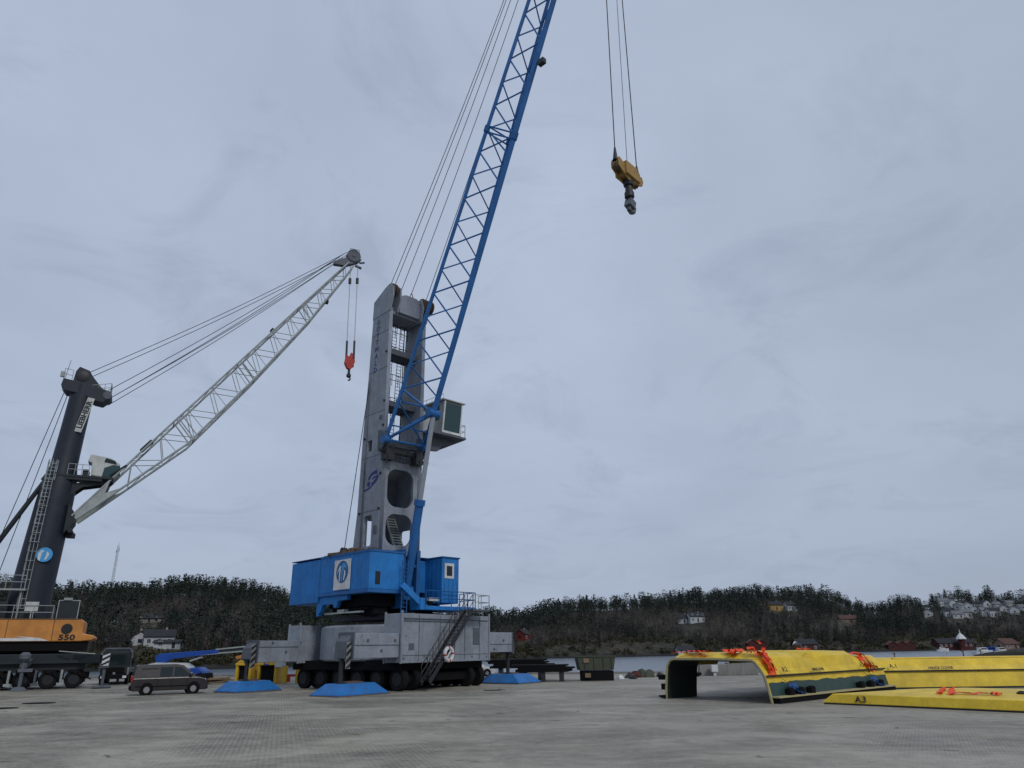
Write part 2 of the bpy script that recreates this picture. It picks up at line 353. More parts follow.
def treeh(a): return np.interp(a, [-1,.52,.60,1], [9.5,9.5,4.5,5])
def hz_(x, y):
    x = np.asarray(x, float); y = np.asarray(y, float); a = x/y
    s0, r0 = shoreY(a), ridgeY(a); s = (y-s0)/(r0-s0)
    top = CH + np.interp(a, sa, se)*r0 - treeh(a)
    ss = np.clip(s, 0, 1)
    shape = 0.10*np.clip(ss/.06,0,1) + 0.90*(0.55*ss + 0.45*ss*ss*(3-2*ss))
    h = WZ + (top-WZ)*shape + wob(x,y)*2.2*np.clip(ss*4,0,1)*np.clip((1.25-s),0.25,1)
    h = np.where(s < 0, WZ - 6*np.clip(-s*6,0,1), h)
    h = np.where(s > 1, h - (s-1)*38, h)
    return h
def hit(px, py):
    r = ray(px, py)
    for k in np.arange(200, 1100, 1.5):
        x, y, z = r[0]/r[1]*k, k, CH+r[2]/r[1]*k
        if z < hz_(x, y) : return Vector((x, y, float(hz_(x,y))))
    a = r[0]/r[1]; y = float(ridgeY(a)); return Vector((a*y, y, float(hz_(a*y, y))))
def np_mesh(name, V, T, mats, mi=None, tint=None):
    me = bpy.data.meshes.new(name); me.vertices.add(len(V)); me.vertices.foreach_set('co', V.astype(np.float32).ravel())
    me.loops.add(T.size); me.loops.foreach_set('vertex_index', T.astype(np.int32).ravel())
    me.polygons.add(len(T)); k = T.shape[1]
    me.polygons.foreach_set('loop_start', np.arange(0, T.size, k, dtype=np.int32))
    for m in mats: me.materials.append(m)
    if mi is not None: me.polygons.foreach_set('material_index', mi.astype(np.int32))
    me.update(calc_edges=True)
    if tint is not None:
        at = me.attributes.new('tint', 'FLOAT', 'POINT'); at.data.foreach_set('value', tint.astype(np.float32))
    return me
def terrmat():
    m, nt, b = nodes_of('hillside'); L = nt.links; tc = N(nt, 'ShaderNodeTexCoord')
    n = N(nt, 'ShaderNodeTexNoise', Scale=0.035, Detail=9, Roughness=0.72); L.new(tc.outputs['Object'], n.inputs['Vector'])
    n2 = N(nt, 'ShaderNodeTexNoise', Scale=0.3, Detail=6, Roughness=0.7); L.new(tc.outputs['Object'], n2.inputs['Vector'])
    c = mix(nt, ramp(nt, n.outputs['Fac'], .42, .6), (0.032,0.033,0.026), (0.066,0.057,0.046))
    c = mix(nt, mix(nt, ramp(nt, n2.outputs['Fac'], .5, .7), (0,0,0), (.6,)*3), c, (0.13,0.122,0.11))
    # darker just above the water
    sp_ = N(nt, 'ShaderNodeSeparateXYZ'); L.new(tc.outputs['Object'], sp_.inputs[0])
    mr = N(nt, 'ShaderNodeMapRange'); mr.inputs['From Min'].default_value = -1.6; mr.inputs['From Max'].default_value = 0.6; L.new(sp_.outputs['Z'], mr.inputs['Value'])
    c = mix(nt, ramp(nt, mr.outputs[0], 0, 1), (0.022,0.022,0.022), c)
    L.new(c, b.inputs['Base Color']); b.inputs['Roughness'].default_value = .95; b.inputs['Specular IOR Level'].default_value = .1
    return m
M['hill'] = terrmat()
A_ = np.linspace(-1.5, 1.5, 361); S_ = np.concatenate([[-.12,-.03,0,.02,.05,.08], np.linspace(.12,1.25,44), np.linspace(1.35,3.5,16)])
AA, SS = np.meshgrid(A_, S_); Y_ = shoreY(AA)+SS*(ridgeY(AA)-shoreY(AA)); X_ = AA*Y_; Z_ = hz_(X_, Y_)
V = np.stack([X_.ravel(), Y_.ravel(), Z_.ravel()], 1); nc = len(A_); i = np.arange((len(S_)-1)*nc).reshape(-1, nc)[:, :-1].ravel()
me = np_mesh('hills', V, np.stack([i, i+1, i+nc+1, i+nc], 1), [M['hill']]); me.shade_smooth()
o = bpy.data.objects.new('hills', me); col.objects.link(o); tag(o, kind='structure')

# ------------------------------------------------------------------ houses on the far shore
clear = []          # (angle, half width angle, Y, elevation that trees in front may reach, radius)
def house(name, px, py, W, D, Hh, wall, roof, rz, label, cat='house', group=None, roofh=None, hip=False, keep=0.3, chim=True, storeys=1, base=None):
    P = base if base is not None else hit(px, py)
    if P is None: P = atY(px, py, 450)
    e = empty(name, (P.x, P.y, P.z-.3), R(rz), label, cat, group); roofh = roofh or D*.32
    b = MB(); b.box(-W/2, W/2, -D/2, D/2, -1.5, Hh)
    b.prism([(-D/2,Hh),(D/2,Hh),(0,Hh+roofh)], lambda y,z:(-W/2,y,z), lambda y,z:(W/2,y,z))
    wl_ = b.build('wall', wall, e)
    r = MB(); t = .22
    for s in (-1, 1):
        r.add([(-W/2-.4, s*(D/2+.45), Hh-.28), (W/2+.4, s*(D/2+.45), Hh-.28), (W/2+.4, 0, Hh+roofh+.05), (-W/2-.4, 0, Hh+roofh+.05),
               (-W/2-.4, s*(D/2+.45), Hh-.28+t), (W/2+.4, s*(D/2+.45), Hh-.28+t), (W/2+.4, 0, Hh+roofh+.05+t), (-W/2-.4, 0, Hh+roofh+.05+t)],
              [(0,1,2,3),(4,5,6,7),(0,1,5,4),(1,2,6,5),(2,3,7,6),(3,0,4,7)])
    rf = r.build('roof', roof, e)
    if chim: c = MB(); c.box(W*.15, W*.15+.6, -.3, .3, Hh+roofh*.5, Hh+roofh+.9); c.build('chimney', 'conc', rf)
    n = max(2, int(W/2.6))
    for st in range(storeys):
        z0 = .9+st*2.6
        for i in range(n):
            x = -W/2+W*(i+.5)/n
            if st == 0 and i == n//2:
                d = MB(); d.box(x-.45, x+.45, -D/2-.06, -D/2+.02, 0, 2.05); d.build('door', 'roofdk', e); continue
            wn = MB(); wn.box(x-.5, x+.5, -D/2-.05, -D/2+.02, z0, z0+1.15); wo = wn.build('window', 'glass', e)
            fr = MB()
            for (a,b_,c_,d_) in ((x-.6,x-.5,z0-.1,z0+1.25),(x+.5,x+.6,z0-.1,z0+1.25),(x-.5,x+.5,z0-.1,z0),(x-.5,x+.5,z0+1.15,z0+1.25),(x-.03,x+.03,z0,z0+1.15)): fr.box(a,b_,-D/2-.08,-D/2+.02,c_,d_)
            fr.build('window_frame', 'white', wo)
    for s in (-1, 1):
        wn = MB(); wn.box(s*W/2-(.05 if s<0 else -.0)-.0, s*W/2+(.05 if s>0 else 0), -.6, .6, Hh*.35, Hh*.35+1.1); wn.build('window', 'glass', e)
    clear.append((P.x/P.y, (W*.55)/P.y, P.y, (P.z+Hh*keep-CH)/P.y, max(W,D)*.75))
    return e
house('farmhouse', 139, 645, 5.5, 5, 2.6, 'housewhite', 'roofdk', -62, 'white gabled house at the left end of the pair above the van', storeys=1)
house('farmhouse', 159, 645.5, 8.5, 5.5, 2.9, 'housewhite', 'roofdk', 22, 'wide white house with black roof right of its gabled neighbour, above the van')
house('annexe', 168, 648, 7.5, 3.5, 1.8, 'housewhite', 'roofdk', 10, 'low white annexe with flat dark roof below the wide white house', roofh=.5, chim=False)
house('cabin', 114, 624, 3, 3, 2.4, 'cream', 'roofdk', 20, 'small pale cabin half hidden on the left hillside below the mast', chim=False)
house('cabin', 151, 622, 10, 5, 1.8, 'conc', 'roofdk', 6, 'long low grey house high on the left hillside', chim=False)
house('red_house', 523, 640, 6.5, 6, 3.0, 'redbright', 'roofdk', 60, 'small red house with white lower floor alone on the slope right of the blue crane', keep=.05)
house('villa', 696, 622, 10, 7, 3.4, 'housewhite', 'roofdk', 10, 'big white villa with terrace halfway up the middle of the hill', storeys=2)
house('villa', 684, 623, 6, 6, 3, 'cream', 'roofdk', -30, 'small pale house tucked left of the big white villa')
house('boathouse', 685, 654, 8, 5, 2.2, 'housewhite', 'roofdk', 8, 'white boathouse by the water above the open end of the yellow cover', chim=False, keep=0)
house('cottage', 775, 610, 9, 7, 3.6, 'houseyel', 'roofdk', 5, 'yellow house high on the hill to the right of centre')
house('cottage', 790, 610, 8, 7, 3.4, 'housewhite', 'roofdk', 15, 'white house just right of the yellow house on the hill')
house('cottage', 752.5, 650, 5, 5, 3.2, 'redwall', 'roofred', 88, 'left one of the twin red gabled boathouses above the yellow cover', keep=0, chim=False)
house('cottage', 761, 650, 5, 5, 3.2, 'redwall', 'roofred', 88, 'right one of the twin red gabled boathouses above the yellow cover', keep=0, chim=False)
house('boathouse', 805, 650.5, 11, 7, 3.2, 'redwall', 'roofdk', 10, 'dark red boathouse with black roof on the shore behind the cover ribs', keep=0, chim=False)
house('cottage', 848, 623, 11, 7, 3.0, 'housetan', 'roofred', -10, 'pinkish brown house on the slope above the far end of the yellow cover')
for j, (hx, lb) in enumerate(((892, 'leftmost of the three red boathouses on the right shore'), (901, 'middle one of the three red boathouses on the right shore'), (909.5, 'rightmost of the three red boathouses on the right shore'))):
    house('boathouse', hx, 649, 4.6, 5, 2.6, 'redwall', 'roofred', 86, lb, keep=0, chim=False)
house('boathouse', 953, 648, 20, 7, 2.8, 'redwall', 'roofdk', 2, 'long dark red shed on the shore under the white turret', keep=0, chim=False)
house('cottage', 929, 617, 7, 7, 4.2, 'housewhite', 'roofdk', 60, 'single white house left of the white hillside village')
house('cottage', 925, 603, 7, 6, 3.2, 'housewhite', 'roofdk', 20, 'small white house near the skyline left of the village')
vill = [(944,606,0),(951,607,15),(960,610,-20),(968,609,10),(977,608,0),(986,607,20),(996,608,0),(1009,606,10),(948,616,10),(957,618,0),(966,616,-10),(985,615,5),(993,617,0),(1003,613,15),(1014,614,0),(1022,611,10),(1034,610,0),(975,614,0)]
for (x, y, a) in vill:
    house('cottage', x, y+random.uniform(-1,1), random.uniform(7,11), 6.5, random.uniform(3,4.4), 'housewhite', random.choice(['roofdk','roofgrey','roofgrey']), a+random.choice([0,0,70])+random.uniform(-15,15),
          'white wooden house in the crowded village at the right end of the hill', group='white houses of the hillside village', keep=.55)
    c = clear[-1]; clear[-1] = (c[0], c[1]*.8, c[2], c[3], 4.5)
# white turret on the long red shed
P = hit(957, 648.5); t = empty('turret', (P.x, P.y-6, P.z), 0, 'white pointed turret rising over the long dark red shed', 'turret')
b = MB(); b.lathe((0,0,0),(0,0,1),[(0,1.7),(4.6,1.7)],8); b.build('turret_wall','redwall',t)
b = MB(); b.lathe((0,0,4.6),(0,0,1),[(0,2.8),(.4,2.7),(1.6,1.9),(2.6,1.0),(3.2,.35),(5.6,.05)],8); b.build('turret_roof','white',t)

# ------------------------------------------------------------------ forest
def leafmat(name, c1, c2, attr=True):
    m, nt, b = nodes_of(name); L = nt.links
    if attr: a = N(nt, 'ShaderNodeAttribute', _attribute_name='tint').outputs['Fac']
    else: a = N(nt, 'ShaderNodeObjectInfo').outputs['Random']
    g = N(nt, 'ShaderNodeNewGeometry')
    tc = N(nt, 'ShaderNodeTexCoord'); n = N(nt, 'ShaderNodeTexNoise', Scale=.6, Detail=3); L.new(tc.outputs['Object'], n.inputs['Vector'])
    c = mix(nt, a, c1, c2); c = mix(nt, n.outputs['Fac'], mix(nt, 1.0, c, (.6,.6,.6), 'MULTIPLY'), mix(nt, 1.0, c, (1.4,1.4,1.4), 'MULTIPLY'))
    L.new(c, b.inputs['Base Color']); b.inputs['Roughness'].default_value = .9; b.inputs['Specular IOR Level'].default_value = .15
    return m
M['pine'] = leafmat('pine_needles', (0.014,0.024,0.023), (0.044,0.054,0.040)); M['bare'] = leafmat('bare_twigs', (0.045,0.042,0.042), (0.125,0.10,0.09))  # bluish distance haze is mixed into these forest base colours
M['trunk'] = leafmat('trunk_bark', (0.035,0.034,0.034), (0.095,0.092,0.092))
M['pine_solo'] = leafmat('pine_needles_near', (0.012,0.020,0.019), (0.026,0.036,0.026), False)
M['bush'] = leafmat('scrub_leaves', (0.035,0.037,0.022), (0.075,0.068,0.038))
def clumps(n, fn, size, flat=1.0):
    V, T = [], []
    for i in range(n):
        c = np.array(fn(i/n)); s = size*random.uniform(.55,1.25)
        p = rng.normal(0,1,(4,3)); p /= np.linalg.norm(p,axis=1)[:,None]+1e-6; p *= s; p[:,2] *= flat
        k = len(V); V += list(c+p); T += [(k,k+1,k+2),(k,k+2,k+3)]
    return V, T
def proto_pine(kind, n):
    H = 1.0
    def fn(u):
        if kind == 0:      # spruce cone
            z = .12+.86*random.random()**.8; r = (1-z)*.26+.02; r *= math.sqrt(random.random())**.6*random.uniform(.6,1.25)
        elif kind == 1:    # round topped pine
            z = .36+.6*random.random(); k_ = (z-.66)/.34; r = .27*math.sqrt(max(0,1-k_*k_))*random.random()**.35*random.uniform(.7,1.2)
        elif kind == 2:    # irregular layered pine
            lay = random.choice([.38,.52,.66,.78,.90]); z = lay+random.gauss(0,.025); r = (.30-.22*abs(lay-.6))*random.random()**.5
        else:              # narrow
            z = .2+.78*random.random(); r = (.13*(1.1-z)+.03)*random.uniform(.3,1.2)
        a = random.uniform(0,6.283); return (r*math.cos(a), r*math.sin(a), z*H)
    V, T = clumps(n, fn, .047 if kind!=3 else .036, .8); return np.array(V), np.array(T)
def trunkgeo(h, r):
    V = []; T = []
    for i in range(4): a = i*math.pi/2; V += [(r*math.cos(a), r*math.sin(a), -.05), (r*.4*math.cos(a), r*.4*math.sin(a), h)]
    for i in range(4): a, b = 2*i, 2*((i+1)%4); T += [(a,b,b+1),(a,b+1,a+1)]
    return V, T
def proto_bare(n):
    V, T = trunkgeo(.85, .016); nt_ = len(T)
    def sliver(p, q, w):
        p, q = np.array(p), np.array(q); s = np.array([random.gauss(0,1),random.gauss(0,1),random.gauss(0,.3)]); s = s/np.linalg.norm(s)*w
        k = len(V); V.extend([p-s, p+s, q]); T.append((k,k+1,k+2))
    for i in range(n):
        z = random.uniform(.25,.8); a = random.uniform(0,6.283); l = random.uniform(.12,.28)*(1.15-z*.6); e = random.uniform(.5,1.1)
        q = (l*math.cos(a)*math.cos(e)*1.2, l*math.sin(a)*math.cos(e)*1.2, z+l*math.sin(e))
        sliver((0,0,z), q, .009)
        for j in range(6):
            t = random.uniform(.3,1); p = (q[0]*t, q[1]*t, z+(q[2]-z)*t); aa = a+random.gauss(0,.9); l2 = random.uniform(.06,.15)
            sliver(p, (p[0]+l2*math.cos(aa)*.7, p[1]+l2*math.sin(aa)*.7, p[2]+l2*random.uniform(.3,1)), .006)
    return np.array(V), np.array(T), nt_
def scatter(name, protos, pos, hs, label, cat, mats):
    Vs, Ts, Ms, Ti = [], [], [], []; off = 0
    for (P, h) in zip(pos, hs):
        Vp, Tp, mi = protos[rng.integers(len(protos))]
        a = rng.uniform(0, 6.283); c, s = math.cos(a), math.sin(a); wd = h*rng.uniform(.8,1.2)
        v = np.empty_like(Vp); v[:,0] = (Vp[:,0]*c-Vp[:,1]*s)*wd+P[0]; v[:,1] = (Vp[:,0]*s+Vp[:,1]*c)*wd+P[1]; v[:,2] = Vp[:,2]*h+P[2]
        Vs.append(v); Ts.append(Tp+off); Ms.append(mi); Ti.append(np.full(len(v), rng.random())); off += len(v)
    me = np_mesh(name, np.concatenate(Vs), np.concatenate(Ts), mats, np.concatenate(Ms), np.concatenate(Ti))
    o = bpy.data.objects.new(name, me); col.objects.link(o); return tag(o, label, cat, None, 'stuff')
pines = []
for kk in (0,1,1,2,0,1,3,1,0,2):
    V, T = proto_pine(kk, 105); V2, T2 = trunkgeo(.8, .012); V2 = np.array(V2); T2 = np.array(T2)
    pines.append((np.concatenate([V, V2]), np.concatenate([T, T2+len(V)]), np.concatenate([np.zeros(len(T)), np.ones(len(T2))])))
bares = []
for kk in range(6):
    V, T, ntk = proto_bare(16); mi = np.zeros(len(T)); mi[:ntk] = 1; bares.append((V, T, mi))
def blocked(x, y, z, h):
    a = x/y; e = (z+h-CH)/y
    for (ah, wh, Yh, eh, rad) in clear:
        if abs(a-ah) < wh and y < Yh and e > eh: return True
        if math.hypot(x-ah*Yh, y-Yh) < rad: return True
    return False
pp, ph, bp_, bh = [], [], [], []
n = 0
while n < 17000:
    a = rng.uniform(-.95, 1.0); s0, r0 = float(shoreY(a)), float(ridgeY(a)); s = rng.random()**1.15*1.12
    y = s0+s*(r0-s0); x = a*y
    if s < .022: continue
    px_ = 512+a*767
    if 540 < px_ < 690 and s < .085+.03*math.sin(px_*.05): continue
    z = float(hz_(x, y)); n += 1
    m_ = mnoise.noise(Vector((x*.012, y*.012, 3.3)))*.9+mnoise.noise(Vector((x*.04, y*.04, 1.3)))*.4
    if mnoise.noise(Vector((x*.02, y*.02, 9.1))) > .38: continue
    pc = .34+.62*np.clip((s-.45)/.35,0,1)+m_*1.3
    if a > .45: pc += .25
    if rng.random() < pc:
        h = (rng.uniform(5,9.5) if rng.random() < .75 else rng.uniform(9,13.5))*(1.0 if s>.15 else .8)*(1+.35*mnoise.noise(Vector((x*.03,y*.03,7))))
        if blocked(x, y, z, h): continue
        pp.append((x,y,z-.3)); ph.append(h)
    else:
        h = rng.uniform(5.5,10)
        if blocked(x, y, z, h): continue
        bp_.append((x,y,z-.3)); bh.append(h)
scatter('pine_wood', pines, pp, ph, 'dark pine and spruce wood covering the hills across the water', 'forest', [M['pine'], M['trunk']])
scatter('bare_wood', bares, bp_, bh, 'leafless grey brown birch wood among the pines on the hills', 'forest', [M['bare'], M['trunk']])
# scrub along the shore and round the houses
sp_, sh = [], []
Vb, Tb = clumps(40, lambda u: (random.gauss(0,.28), random.gauss(0,.28), random.uniform(.1,.8)), .16); bushes = [(np.array(Vb), np.array(Tb), np.zeros(len(Tb)))]
for i in range(3600):
    a = rng.uniform(-.9,.95); s0, r0 = float(shoreY(a)), float(ridgeY(a)); s = .012+.2*rng.random()**1.6; y = s0+s*(r0-s0); x = a*y; z = float(hz_(x,y)); h = rng.uniform(1.2,3.6)
    if 540 < 512+a*767 < 690 and s < .09 and rng.random() < .75: continue
    if blocked(x, y, z, h): continue
    sp_.append((x,y,z-.2)); sh.append(h)
scatter('shore_scrub', bushes, sp_, sh, 'low brown and green scrub along the far shore', 'scrub', [M['bush'], M['trunk']])
# pines that stand clear of the skyline
tw, tcw = [], []
for kk in range(6):
    V, T = proto_pine((0,1,2,0,1,2)[kk], 150); tcw.append(np_mesh('pine_crown', V, T, [M['pine_solo']]))
    b = MB(); b.tube((0,0,-.04),(0,0,.5),.017,.011,n=7); b.tube((0,0,.5),(.01,0,.93),.011,.003,n=6)
    for i in range(7): z = random.uniform(.35,.85); aa = random.uniform(0,6.28); b.tube((0,0,z),(.16*math.cos(aa),.16*math.sin(aa),z+.05),.005,.002,n=4)
    oo = b.build('pine_trunk','bark'); tw.append(oo.data); bpy.data.objects.remove(oo)
for i in range(110):
    px = [rng.uniform(2,20), rng.uniform(58,290), rng.uniform(482,1022)][0 if i < 3 else (1 if i < 28 else 2)]
    r = ray(px, 640); a = r[0]/r[1]*1.0; y = float(ridgeY(a))*rng.uniform(.97,1.02); x = a*y; z = float(hz_(x,y)); h = rng.uniform(9,15)
    e = empty('pine_tree', (x,y,z-.3), rng.uniform(0,6), 'tall dark pine standing up from the wooded skyline', 'tree', 'pines along the skyline')
    e.scale = (h,h,h); kk = i % 6
    for nm, mm in (('trunk', tw[kk]), ('crown', tcw[kk])):
        c = bpy.data.objects.new(nm, mm); col.objects.link(c); c.parent = e
# radio mast on the left hill
P = hit(111, 590) or atY(111,590,430); Pt = atY(117,545,P.y); mh = Pt.z-P.z
m_ = empty('radio_mast', (P.x,P.y,P.z-1), 0, 'thin grey lattice radio mast on top of the left hill', 'mast')
b = MB(); lean = 0
for a in range(3):
    ca, sa_ = .9*math.cos(a*2.094), .9*math.sin(a*2.094); b.tube((ca,sa_,0),(ca*.7,sa_*.7,mh+1),.13,.10,n=5)
for i in range(int(mh/1.6)):
    z = i*1.6; ks = 1-.3*z/mh; kt = 1-.3*(z+1.6)/mh
    for a in range(3):
        p = (.9*ks*math.cos(a*2.094), .9*ks*math.sin(a*2.094), z); q2 = (.9*kt*math.cos((a+1)*2.094), .9*kt*math.sin((a+1)*2.094), z+1.6); b.tube(p, q2, .06, n=4)
b.build('lattice','boomgrey',m_)
b = MB(); b.tube((0,0,mh),(0,0,mh+3),.08,n=5); b.box(-.9,-.6,-.2,.2,mh-4,mh-2.2); b.box(.6,.9,-.2,.2,mh-3,mh-1.2); b.build('antenna','boomgrey',m_)
# ================================================================== the blue and grey harbour crane
SX, SY = -9.9, 60.2
cr1 = empty('harbour_crane', (SX, SY, 0), R(-45), 'tall blue and grey harbour crane with a blue lattice boom reaching out of the picture', 'crane')
Wi = (Matrix.Translation((SX,SY,0)) @ Matrix.Rotation(R(-45),4,'Z')).inverted()
CHS = Matrix.Rotation(R(99), 4, 'Z')                 # chassis frame: x along the outrigger beams, y along the carriage
# --- undercarriage
b = MB(CHS); b.lathe((0.2,0,1.95),(0,0,1),[(0,5.3),(.12,5.45),(2.35,5.45),(2.5,5.2)],64); b.build('undercarriage_drum','grey',cr1,smooth=True)
b = MB(CHS)
for s in (-1,1): b.box(s*2.6-.5, s*2.6+.5, -6.2, 6.2, 2.0, 3.4)
b.box(-2.2,2.2,-4.4,4.4,4.86,5.25); b.build('carriage_frame','greydk',cr1,bevel=.03)
b = MB(CHS)
b.box(-4.6,4.6,-5.6,5.8,1.35,2.0); b.box(-3.6,3.6,-4,4,.9,1.4)
for i in range(6):
    y = -5.2+i*2.0
    b.box(-4.2,4.2,y-.25,y+.25,.55,1.1)
b.build('axle_frame','black',cr1)
for s, nm in ((-1, 0), (1, 1)):
    b = MB(CHS)
    y0, y1 = (-6.3, -4.7) if s < 0 else (4.4, 5.7); zt = 5.08 if s < 0 else 4.55
    x0, x1 = (-5.15, 4.6) if s < 0 else (-5.3, 4.6)
    b.box(x0, x1, y0, y1, 1.85, zt); bo = b.build('outrigger_box','grey',cr1,bevel=.03)
    t = MB(CHS)
    t.box(x0-.03,x1+.03,y0-.05 if s<0 else y1-.02,y0+.02 if s<0 else y1+.05,2.33,2.39)
    for xx in (x0, x1): t.box(xx-.06,xx+.06,y0-.06,y0+.05,1.8,zt+.2); t.box(xx-.05,xx+.05,y1-.05,y1+.06,1.8,zt+.12)
    t.box(x0+.1,x1-.1,y0-.03,y0+.02,1.83,1.93)
    t.build('edge_trim','grey',bo)
# telescoping arms, jacks
def arm(x0, x1, yc, name='outrigger_arm', zz=(2.2,3.5), haz=True, down=True):
    e = x0 if abs(x0) > abs(x1) else x1; s = -1 if e < 0 else 1
    b = MB(CHS); b.box(min(x0,x1), max(x0,x1), yc-.7, yc+.7, zz[0], zz[1]); a = b.build(name,'grey',cr1,bevel=.03)
    t = MB(CHS)
    t.box(min(x0,x1)+.1, max(x0,x1)-.05, yc-.73, yc-.69, 2.98, 3.03); t.box(e-.05, e+.05, yc-.75, yc+.75, zz[0]-.05, zz[1]+.05)
    for k in range(3): xx = e-s*(1.2+k*1.25); t.lathe((xx,yc-.69,2.65 if k%2 else 3.3),(0,-1,0),[(0,.10),(.06,.10)],10)
    t.build('arm_trim','greydk',a)
    if down:
        xe = e+s*.30
        h = MB(CHS); h.prism([(e,zz[0]),(e,zz[1]-.1),(xe+s*.15,zz[1]-.5),(xe+s*.25,2.2)], lambda x,z:(x,yc-.5,z), lambda x,z:(x,yc+.5,z)); h.build('jack_housing','greydk',a,bevel=.03)
        j = MB(CHS); j.tube((xe,yc,.55),(xe,yc,2.3),.15,n=16); j.tube((xe,yc,.5),(xe,yc,.75),.3,n=16); j.build('jack','steel',a,smooth=True)
        if s < 0:
            p = MB(CHS); p.box(xe-.18,xe+.18,yc-.62,yc-.57,1.6,3.2); pl = p.build('hazard_plate','hazwhite',a)
            st = MB(CHS)
            for k in range(5):
                z0 = 1.42+k*.45; poly = [(xe-.18, z0),(xe+.18, z0+.3),(xe+.18, z0+.54),(xe-.18, z0+.24)]
                poly = [(x, min(3.2,max(1.6,z))) for x, z in poly]; st.prism(poly, lambda x,z:(x,yc-.623,z), lambda x,z:(x,yc-.632,z))
            st.build('hazard_stripes','hazdark',pl)
    return a
arm(-9.3, -5.2, -5.45, zz=(2.2,3.75)); arm(-8.9, -5.3, 5.1, zz=(1.95,3.45)); arm(7.9, 4.6, -5.45, zz=(2.4,3.9))
arm(7.6, 4.6, 5.1)
# wheels
WA = CHS.to_3x3() @ Vector((1,0,0))
for i in range(6):
    y = -5.2+i*2.0
    for x in (-4.1, -2.9, 3.1, 4.3):
        wheel(cr1, CHS @ Vector((x, y, .76)), WA, .76, .5, 22)
# stair up the box face, railing, platforms
b = MB(CHS); s0, s1 = Vector((-3.5,-7.1,.55)), Vector((1.1,-7.1,5.45))
for o in (-.38,.38): b.bar(s0+Vector((0,o,0)), s1+Vector((0,o,0)), .06, .28)
for i in range(1,20):
    c = s0.lerp(s1, i/20); b.box(c.x-.14,c.x+.14,c.y-.36,c.y+.36,c.z-.02,c.z+.02)
st_ = b.build('stair','steel',cr1)
b = MB(CHS)
for o in (-.40,.40):
    for h in (.55,1.1): b.tube(s0+Vector((0,o,h)), s1+Vector((0,o,h)), .028, n=5)
    for i in range(9): c = s0.lerp(s1, i/8)+Vector((0,o,0)); b.tube(c, c+Vector((0,0,1.1)), .028, n=5)
b.build('handrail','steel',st_)
b = MB(CHS); b.box(1.0,3.2,-7.5,-6.35,5.38,5.5); st2 = b.build('stair_landing','greydk',cr1)
b = MB(CHS); railing(b, [(1.2,-7.45,5.5),(3.15,-7.45,5.5),(3.15,-6.4,5.5)], 1.05, .03, .9); b.build('railing','boomgrey',st2)
# --- slewing ring and machinery under the house
b = MB(); b.lathe((0,0,5.1),(0,0,1),[(0,2.3),(.3,2.45),(.9,2.45),(1.2,2.2)],40); b.build('slewing_ring','steel',cr1,smooth=True)
b = MB(); b.box(-2.2,3.4,-4.3,2.2,5.75,6.55); b.box(.5,3.2,-3.9,-2.7,5.2,6.2); b.box(-2,0,-4.1,-3,5.3,6.2); b.box(1.6,4.0,-1.8,1.0,5.2,6.2)
b.tube((2.2,-4.4,5.5),(2.2,-1,5.5),.18); b.tube((-1.5,-4.2,5.6),(3,-4.2,5.6),.1); b.build('underside_machinery','black',cr1)
# --- machine house
b = MB()
b.box(-2.5,4.3,-5.15,-2.1,6.85,9.55); b.box(-2.5,2.9,-2.1,2.6,6.85,9.3)
ho = b.build('machine_house','blue',cr1,bevel=.04)
b = MB(); b.box(-7.05,-2.56,-5.15,2.6,6.2,9.5); rh = b.build('counterweight_house','blue',cr1,bevel=.04)
b = MB()
for k in range(9): x = -6.75+k*.52; b.box(x-.02,x+.02,-5.165,-5.14,6.25,9.45)
b.build('panel_seam','blue',rh)
b = MB()
for k in range(12): x = -2.2+k*.55; b.box(x-.012,x+.012,-5.165,-5.14,6.95,9.5)
b.build('panel_seam','blue',ho)
b = MB(); b.box(-2.55,4.38,-5.23,-2.08,6.6,6.84); b.box(-2.55,4.38,-5.20,-5.16,9.5,9.62); b.box(4.3,4.36,-5.2,-2.05,9.5,9.62); b.build('sill_rail','boomblue',ho,bevel=.02)
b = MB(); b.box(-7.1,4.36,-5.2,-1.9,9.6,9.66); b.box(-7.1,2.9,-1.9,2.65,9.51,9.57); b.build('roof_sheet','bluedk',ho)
b = MB(); b.box(4.30,4.34,-4.62,-4.22,7.2,8.1); b.build('vent_grille','ink',ho)
# white notice board with a round blue emblem
b = MB(); b.box(-.32,1.9,-5.24,-5.20,6.98,9.18); lp = b.build('emblem_board','white',ho)
X, Yv = Vector((1,0,0)), Vector((0,0,1)); yb = -5.25
b = MB(); disc(b, (.82,yb,8.28), X, Yv, .82); b.build('emblem_disc','logo',lp)
def flat(poly, yy): m = MB(); m.add([(x,yy,z) for x,z in poly], [tuple(range(len(poly)))]); return m
flat([(.42,7.65),(.56,7.55),(.60,8.62),(.74,8.72),(.48,8.70),(.22,8.40),(.16,8.05),(.30,8.35),(.42,8.45)], yb-.006).build('emblem_mark','white',lp)
flat([(1.00,7.62),(1.14,7.66),(1.30,8.1),(1.24,8.32),(1.04,8.42),(1.10,8.2),(1.06,7.95)], yb-.006).build('emblem_mark','white',lp)
flat([(.72,7.62),(.86,7.56),(.92,8.35),(1.2,8.62),(1.42,8.35),(1.35,8.75),(1.05,8.95),(.8,8.85),(.72,8.4)], yb-.005).build('emblem_mark','logolt',lp)
